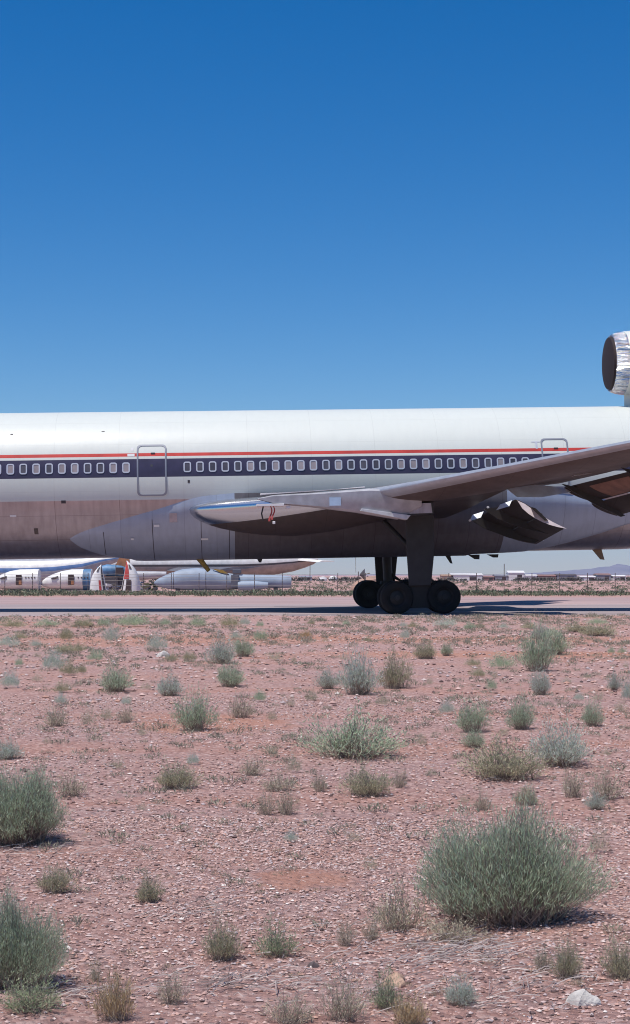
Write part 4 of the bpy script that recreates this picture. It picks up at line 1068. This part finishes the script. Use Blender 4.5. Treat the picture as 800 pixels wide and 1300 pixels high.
# upright halves of noses with stripes
def upright(px, w, h, lean, label, red_left):
    Y = 192.0; s = Y / FPX; zb = float(terr(0, Y)); x0, _, _ = P(px, 745, Y)
    o = empty('upright_nose', (x0, Y, zb)); tag(o, label, 'aircraft wreck', 'nose pieces standing on end')
    W, H = w * s, h * s
    def shape(t):    # left and right outline at height t, the cut side is straight
        curve = math.sqrt(max(0, 1 - t ** 2.3))
        if red_left: return -W / 2 + lean * t * W, max(-W / 2 + lean * t * W + 0.05, W / 2 * (2 * curve - 1) * 1.0 + 0.0)
        return min(W / 2 - lean * t * W - 0.05, -W / 2 * (2 * curve - 1)), W / 2 - lean * t * W
    rings = []
    for k in range(11):
        t = k / 10 * 0.985; a, b = shape(t); cx, hw = (a + b) / 2, (b - a) / 2
        rings.append([(cx + hw * math.copysign(abs(math.cos(q)) ** 0.6, math.cos(q)), 0.8 * W * 0.5 * math.sqrt(max(0.02, 1 - t * t)) * math.sin(q), H * t) for q in np.linspace(0, 2 * math.pi, 20, endpoint=False)])
    mb = MB(); mb.loft(rings); b = mb.build('shell', M['hw'], o, smooth=True)
    def strip(name, f0, f1, t0, t1, m):
        mb = MB(); rows = []
        for k in range(6):
            t = t0 + (t1 - t0) * k / 5; a, c = shape(t)
            rows.append([(a + (c - a) * f, -0.8 * W * 0.5 * math.sqrt(max(0.02, 1 - t * t)) * math.sqrt(max(0.05, 1 - (2 * f - 1) ** 2)) ** 0.6 - 0.06, H * t) for f in (f0, (f0 + f1) / 2, f1)])
        mb.loft(rows, closed=False); mb.build(name, m, b)
    if red_left:
        strip('stripe', 0.06, 0.40, 0.40, 0.97, M['hr']); strip('cockpit_window', 0.48, 0.72, 0.72, 0.86, M['hbk']); strip('opening', 0.05, 0.55, 0.03, 0.38, M['hd'])
    else:
        strip('stripe', 0.84, 0.97, 0.04, 0.92, M['hbk']); strip('stripe', 0.62, 0.76, 0.04, 0.42, M['hr']); strip('cockpit_window', 0.30, 0.52, 0.72, 0.90, M['hbk'])
upright(125, 22, 35, 0.33, 'white nose piece standing on end with a black edge stripe, left one of two', False)
upright(166, 25, 40, 0.30, 'white nose piece standing on end with a broad red stripe, right one of two', True)

# scrap between the upright noses and the wrapped fuselage
Y = 196.0; x0, _, _ = P(188, 745, Y); zb = float(terr(0, Y))
mb = MB(); rg = random.Random(4)
for q in range(22):
    mb.box((rg.uniform(-1.1, 1.1), rg.uniform(-0.6, 0.6), rg.uniform(0.05, 1.3) * (0.6 + 0.5 * rg.random())), (rg.uniform(0.2, 1.0), rg.uniform(0.2, 0.8), rg.uniform(0.05, 0.35)), rg.choice((0, 0, 1, 2)), rg.uniform(0, 3), rg.uniform(-0.6, 0.6))
o = mb.build('scrap_heap', [mat('olive_scrap', (0.14, 0.13, 0.07), 0.8), M['hg'], M['hbk']]); o.location = (x0, Y, zb + 0.1)
tag(o, 'heap of olive and grey aircraft scrap at the tip of the blue-grey wrapped fuselage', 'scrap heap')
x0, _, _ = P(143, 747, Y)
mb = MB()
for q in range(10):
    mb.box((rg.uniform(-0.5, 0.8), rg.uniform(-0.5, 0.5), rg.uniform(0.05, 0.7)), (rg.uniform(0.2, 0.7), rg.uniform(0.2, 0.6), rg.uniform(0.05, 0.4)), rg.choice((0, 1, 2)), rg.uniform(0, 3), rg.uniform(-0.6, 0.6))
o = mb.build('scrap_heap', [M['hw'], M['hg'], M['hbk']]); o.location = (x0, Y, zb + 0.1)
tag(o, 'small white and dark scrap heap between the two upright nose pieces', 'scrap heap')

# wrapped blue-grey aircraft without wings
Y = 185.0; s = Y / FPX; zb = float(terr(0, Y)); x0, _, _ = P(196, 745, Y)
H2 = empty('wrapped_aircraft', (x0, Y, zb)); tag(H2, 'wingless aircraft in dull blue-grey wrapping with humped front and engine pod', 'aircraft')
def zz(py): return EYE + (HYP - py) * s - zb
st = []
for px, top, bot in ((196, 738.5, 741.5), (202, 734, 745), (215, 728, 748), (232, 722.5, 749), (250, 721, 749.5), (270, 723, 749.5), (285, 727, 749), (296, 728.5, 748), (312, 729.5, 747.5), (345, 730, 747), (365, 731, 746.5), (370, 732, 746)):
    st.append(((px - 196) * s, (zz(top) + zz(bot)) / 2, (zz(top) - zz(bot)) / 2, (zz(top) - zz(bot)) / 2 * 0.8))
mb = MB(); body(mb, 0, 0, st, 0, 22); wb_ = mb.build('fuselage', M['cocoon'], H2, smooth=True)
mb = MB(); body(mb, 0, 0, [((303 - 196) * s, zz(743.5), 0.42, 0.42), ((308 - 196) * s, zz(743.5), 0.56, 0.56), ((325 - 196) * s, zz(743.5), 0.56, 0.56), ((341 - 196) * s, zz(743), 0.34, 0.34)], -1.6, 16); mb.build('engine_pod', M['cocoon'], H2, smooth=True)
mb = MB(); mb.box(((299 - 196) * s, -0.4, zz(738)), (0.9, 1.9, 1.5)); mb.box(((301 - 196) * s, -0.2, zz(725.5)), (1.0, 0.5, 0.5)); mb.build('wing_stub', M['cocoon_dk'], H2, bevel=0.05)
mb = MB(); mb.loft([[((270 - 196) * s, q, zz(722)), ((283 - 196) * s, q, zz(723.5)), ((291 - 196) * s, q, zz(729)), ((280 - 196) * s, q, zz(727))] for q in (-0.55, -0.35)]); mb.build('tan_flap', M['yellow'], H2)
mb = MB()
for px in (226, 320, 350):
    mb.box(((px - 196) * s, 0, 0.15), (0.5, 0.9, 0.7))
mb.build('cradle', M['hbk'], H2)
for px in (221, 262):
    mb = MB(); t = float(np.interp(px, [a[0] / s + 196 for a in st], [a[2] for a in st])); c = float(np.interp(px, [a[0] / s + 196 for a in st], [a[1] for a in st]))
    body(mb, 0, 0, [((px - 196) * s - 0.04, c, t * 1.012, t * 0.815), ((px - 196) * s + 0.04, c, t * 1.012, t * 0.815)], 0, 22); mb.build('strap', M['cocoon_dk'], wb_)

# white airliner far right of the yard, tail toward the right
Y = 262.0; s = Y / FPX; zb = float(terr(0, Y)); x0, _, _ = P(300, 745, Y)
H3 = empty('parked_airliner', (x0, Y, zb)); tag(H3, 'white airliner with black line and bare tail cone parked behind the wrapped aircraft', 'airliner')
st = []
for px, cy, r in ((-60, 719, 3), (-40, 719, 10), (-10, 718, 16), (40, 717, 17), (170, 717, 17), (310, 716.5, 17), (345, 715, 15.5), (372, 713, 12.5), (388, 711.5, 9), (398, 710.5, 6), (404, 710, 2)):
    st.append(((px - 300) * s, EYE + (HYP - cy) * s - zb, r * s, r * s))
mb = MB(); body(mb, 0, 0, st, 0, N_, mats=banded(N_, [(-0.08, 2), (0.06, 1), (2, 0)])); mb.build('fuselage', [M['hw'], M['hbk'], mat('bare_tan', (0.46, 0.40, 0.37), 0.45, 0.2, var=0.3, scale=1.0)], H3, smooth=True)
mb = MB(); mb.loft([[((a - 300) * s, -q, EYE + (HYP - b) * s - zb) for a, b in pr] for pr, q in ((((205, 724), (262, 724), (262, 721.5), (215, 720.5)), 1.2), (((262, 727), (318, 722), (335, 719), (300, 720)), 7.5))]); mb.build('wing', M['cocoon_dk'], H3)
mb = MB(); mb.loft([[((a - 300) * s, -q, EYE + (HYP - b) * s - zb) for a, b in pr] for pr, q in ((((372, 711), (395, 712), (395, 710), (375, 708)), 0.8), (((404, 714), (424, 713.6), (424, 712.4), (410, 711.8)), 4.5))]); mb.build('tailplane', M['hw'], H3)
mb = MB(); mb.loft([[((a - 300) * s, q, EYE + (HYP - b) * s - zb) for a, b in ((345, 700), (396, 702), (404, 655), (380, 655))] for q in (-0.2, 0.2)]); mb.build('tail_fin', M['hw'], H3)
mb = MB(); body(mb, 0, 0, [((172 - 300) * s, EYE + (HYP - 731) * s - zb, 0.6, 0.6), ((178 - 300) * s, EYE + (HYP - 731) * s - zb, 0.8, 0.8), ((215 - 300) * s, EYE + (HYP - 729.5) * s - zb, 0.5, 0.5)], -5, 14); mb.build('engine', M['hg'], H3, smooth=True)
for px, yy in ((250, -3), (250, 3), (-20, 0)):
    mb = MB(); x = (px - 300) * s; mb.tube([(x, yy, 0), (x, yy, 1.9)], 0.16, 8); mb.tube([(x, yy - 0.3, 0.45), (x, yy + 0.3, 0.45)], 0.45, 14); mb.build('landing_gear', M['hbk'], H3)

# rounded pinkish hut with an aerial
Y = 165.0; s = Y / FPX; zb = float(terr(0, Y)); x0, _, _ = P(482, 745, Y)
HT = empty('earth_hut', (x0, Y, zb)); tag(HT, 'rounded pinkish tan hut beyond the fence, partly hidden by the wheels', 'hut')
mb = MB(); rings = []
for yy, k in ((-3.2, 0.82), (-2.6, 1.0), (2.6, 1.0), (3.2, 0.82)):
    rings.append([(3.1 * k * math.cos(q) * 1.0, yy, max(-0.2, 1.95 * k * math.sin(q) ** 0.8 if math.sin(q) > 0 else -0.2)) for q in np.linspace(0, math.pi, 15)])
mb.loft(rings); hs = mb.build('shell', mat('pink_adobe', (0.42, 0.26, 0.20), 0.9, var=0.25, scale=1.2, bump=0.3, bscale=4), HT, smooth=True)
for q in (-1.8, -0.4, 1.0, 2.1):
    mb = MB(); w = 1.95 * math.sqrt(max(0.05, 1 - (q / 3.1) ** 2)); mb.tube([(q - 0.4, -3.25, w * 0.45), (q, -2.62, w * 0.95)], 0.05, 6); mb.build('rib', M['post'], hs)
x1, _, _ = P(455, 745, 160.0)
AE = empty('aerial', (x1, 160.0, float(terr(x1, 160.0)))); tag(AE, 'thin dark dish aerial on a mast beside the pinkish hut', 'aerial')
mb = MB(); mb.tube([(0, 0, 0), (0, 0, 2.3)], 0.05, 6); mb.tube([(-0.25, 0, 2.2), (-0.28, 0, 4.3)], 0.02, 5); mb.build('mast', M['post'], AE)
mb = MB(); mb.loft([[(0.1 + r * 0.55, 0.55 * r * math.cos(q) * 1.1, 2.0 + 0.62 * r * math.sin(q)) for q in np.linspace(0, 2 * math.pi, 14, endpoint=False)] for r in (1.0, 0.6, 0.1)], cap0=False); mb.build('dish', M['hbk'], AE, smooth=True)
mb = MB(); mb.tube([(0.1, 0, 1.85), (1.2, 0, 2.15)], 0.05, 6); mb.build('arm', M['post'], AE)

# a blue drum standing beyond the wheels
Y = 72.5; x0, _, _ = P(532.5, 745, Y)
DR = empty('steel_drum', (x0, Y, 0.004)); tag(DR, 'blue steel drum showing between the landing gear wheels', 'drum')
mb = MB(); rg_ = []
for z, r in ((0, 0.20), (0.02, 0.21), (0.30, 0.205), (0.32, 0.22), (0.34, 0.205), (0.62, 0.205), (0.64, 0.22), (0.66, 0.205), (1.16, 0.21), (1.18, 0.20)):
    rg_.append([(r * math.cos(q), r * math.sin(q), z) for q in np.linspace(0, 2 * math.pi, 20, endpoint=False)])
mb.loft(rg_); mb.build('barrel', M['bluedrum'], DR, smooth=True)
mb = MB(); mb.loft([[(0.17 * math.cos(q), 0.17 * math.sin(q), z) for q in np.linspace(0, 2 * math.pi, 16, endpoint=False)] for z in (1.18, 1.25)]); mb.build('lid', M['placard'], DR)

# low buildings, tanks and parked things on the horizon
def shed(px0, px1, ytop, ybot, m, label, kind='building', roof=None, Y=560.0, name='far_building', door=True):
    s = Y / FPX; zb = float(terr(0, Y)); w = (px1 - px0) * s; h = (ybot - ytop) * s; x = ((px0 + px1) / 2 - CXP) * s
    o = empty(name, (x, Y, zb)); tag(o, label, kind)
    hh = max(1.5, EYE + (HYP - ytop) * s - zb)
    mb = MB(); mb.box((0, 0, hh * 0.4), (w, 8, hh * 0.8)); b = mb.build('wall', m, o)
    mb = MB(); mb.loft([[(x_, -4.2, hh * 0.8), (x_, 4.2, hh * 0.8), (x_, 0, hh)] for x_ in (-w / 2 - 0.2, w / 2 + 0.2)]); mb.build('roof', roof or m, o)
    if door:
        mb = MB(); mb.box((w * 0.2, -4.02, hh * 0.3), (min(2.5, w * 0.3), 0.1, hh * 0.6)); mb.build('door', M['hd'], b)
M['fw'] = mat('far_white', (0.72, 0.70, 0.70), 0.7, var=0.1, scale=0.2); M['fb'] = mat('far_brown', (0.30, 0.16, 0.14), 0.8, var=0.3, scale=0.2)
M['fg'] = mat('far_grey', (0.30, 0.31, 0.36), 0.8, var=0.3, scale=0.2); M['ft'] = mat('far_tan', (0.50, 0.34, 0.24), 0.8, var=0.2, scale=0.2)
shed(560, 574, 729, 738, M['ft'], 'tan shed on the horizon just right of the wheels')
shed(572, 611, 728, 737, M['fw'], 'long white hangar on the horizon right of the wheels', roof=M['fw'])
shed(612, 626, 731, 737, M['fb'], 'red-brown barn on the horizon between the long white hangar and a grey shed')
shed(627, 643, 729, 737, M['fg'], 'blue-grey shed on the horizon left of the tall white building')
shed(644, 664, 724.5, 736, M['fw'], 'tall white building on the horizon, highest of the far roofs')
shed(664, 680, 729, 736, M['fw'], 'low white annex on the horizon at the tall white building')
shed(681, 704, 729.5, 736, M['fb'], 'dark red-brown long shed on the horizon, left of the grey row')
shed(705, 730, 728.5, 736, M['fg'], 'long grey shed on the horizon with a darker roof', roof=M['hbk'])
shed(735, 754, 731, 737, M['fw'], 'low white shed on the horizon beyond the belly blade')
shed(756, 773, 728, 736, M['fg'], 'grey shed with dark roof on the horizon near the right edge', roof=M['fb'])
shed(776, 792, 730, 737, M['fw'], 'small white shed on the horizon closest to the right edge')
shed(380, 396, 731, 738, M['fg'], 'grey shed on the horizon left of the white domes', roof=M['fg'])
def dome(px, ytop, r, label):
    Y = 540.0; s = Y / FPX; zb = float(terr(0, Y)); x = (px - CXP) * s; hh = EYE + (HYP - ytop) * s - zb
    o = empty('storage_dome', (x, Y, zb)); tag(o, label, 'dome', 'white domes on the horizon')
    mb = MB(); mb.loft([[(r * s * k * math.cos(q), r * s * k * math.sin(q), z) for q in np.linspace(0, 2 * math.pi, 20, endpoint=False)] for k, z in ((1, 0), (1, hh * 0.4), (0.93, hh * 0.62), (0.75, hh * 0.82), (0.45, hh * 0.95), (0.05, hh))])
    mb.build('shell', M['fw'], o, smooth=True)
    mb = MB(); mb.box((0, -r * s, hh * 0.2), (1.0, 0.3, hh * 0.4)); mb.build('door', M['hd'], o)
dome(410, 732, 5.5, 'white dome on the horizon, left one of two')
dome(423, 731, 5.5, 'white dome on the horizon, right one of two')
# far dark scrub on the horizon line, one mass
pts = []
for _ in range(900):
    y = random.uniform(430, 760); x = random.uniform(-1, 1) * (0.22 * y + 40)
    dn = mnoise.noise((x * 0.02, y * 0.01, 9.0))
    if dn < -0.05 and random.random() < 0.8: continue
    pts.append((x, y, float(terr(x, y)), random.uniform(0.9, 2.3)))
weed_mass('far_scrub', pts, island_mat('far_scrub', [(0, (0.05, 0.055, 0.05)), (1, (0.13, 0.12, 0.10))], 0.9), 21, 26)

# ================================================================= air, light, camera
hz = D.materials.new('haze'); hz.use_nodes = True
hn = hz.node_tree; hn.nodes.remove(hn.nodes['Principled BSDF'])
pv = hn.nodes.new('ShaderNodeVolumePrincipled'); pv.inputs['Color'].default_value = (0.55, 0.66, 1.0, 1); pv.inputs['Density'].default_value = 6.3e-5; pv.inputs['Anisotropy'].default_value = 0.0
hn.links.new(pv.outputs[0], hn.nodes['Material Output'].inputs['Volume'])
mb = MB(); mb.box((1500, 8200, 150), (36000, 16700, 320)); o = mb.build('haze', hz); tag(o, kind='stuff')

SUN_DIR = np.array([-0.30, -0.24, 1.0]); SUN_DIR /= np.linalg.norm(SUN_DIR)
el = math.asin(SUN_DIR[2]); azm = math.atan2(SUN_DIR[0], SUN_DIR[1])
w = D.worlds.new('World'); SC.world = w; w.use_nodes = True
nt = w.node_tree; bg = nt.nodes['Background']
sky = nt.nodes.new('ShaderNodeTexSky'); sky.sky_type = 'NISHITA'; sky.sun_disc = False
sky.sun_elevation = el; sky.sun_rotation = azm; sky.altitude = 800; sky.air_density = 1.0; sky.dust_density = 0.05; sky.ozone_density = 4.5
hs_ = nt.nodes.new('ShaderNodeHueSaturation'); hs_.inputs['Saturation'].default_value = 1.42; hs_.inputs['Hue'].default_value = 0.504; hs_.inputs['Value'].default_value = 0.93
nt.links.new(sky.outputs[0], hs_.inputs['Color']); nt.links.new(hs_.outputs[0], bg.inputs[0]); bg.inputs[1].default_value = 0.10
ld = D.lights.new('sun', 'SUN'); ld.energy = 4.2; ld.angle = R(0.53); ld.color = (1.0, 0.95, 0.88)
lo_ = D.objects.new('sun', ld); COL.objects.link(lo_)
from mathutils import Vector
lo_.rotation_euler = Vector(tuple(-SUN_DIR)).to_track_quat('-Z', 'Y').to_euler()
lo_.location = tuple(SUN_DIR * 200)

cd = D.cameras.new('camera'); cam = D.objects.new('camera', cd); COL.objects.link(cam)
cam.location = (0, 0, EYE); cam.rotation_euler = (R(90), 0, 0)
cd.sensor_fit = 'HORIZONTAL'; cd.sensor_width = 36; cd.lens = 36 * FPX / 800
cd.shift_y = (HYP - 650) / 800
cd.clip_start = 0.1; cd.clip_end = 40000
SC.camera = cam
SC.view_settings.view_transform = 'Standard'; SC.view_settings.look = 'None'
SC.view_settings.exposure = 0.22; SC.view_settings.gamma = 1.0
SC.view_settings.use_curve_mapping = False
SC.cycles.filter_width = 1.05; SC.cycles.max_bounces = 6; SC.cycles.volume_bounces = 0
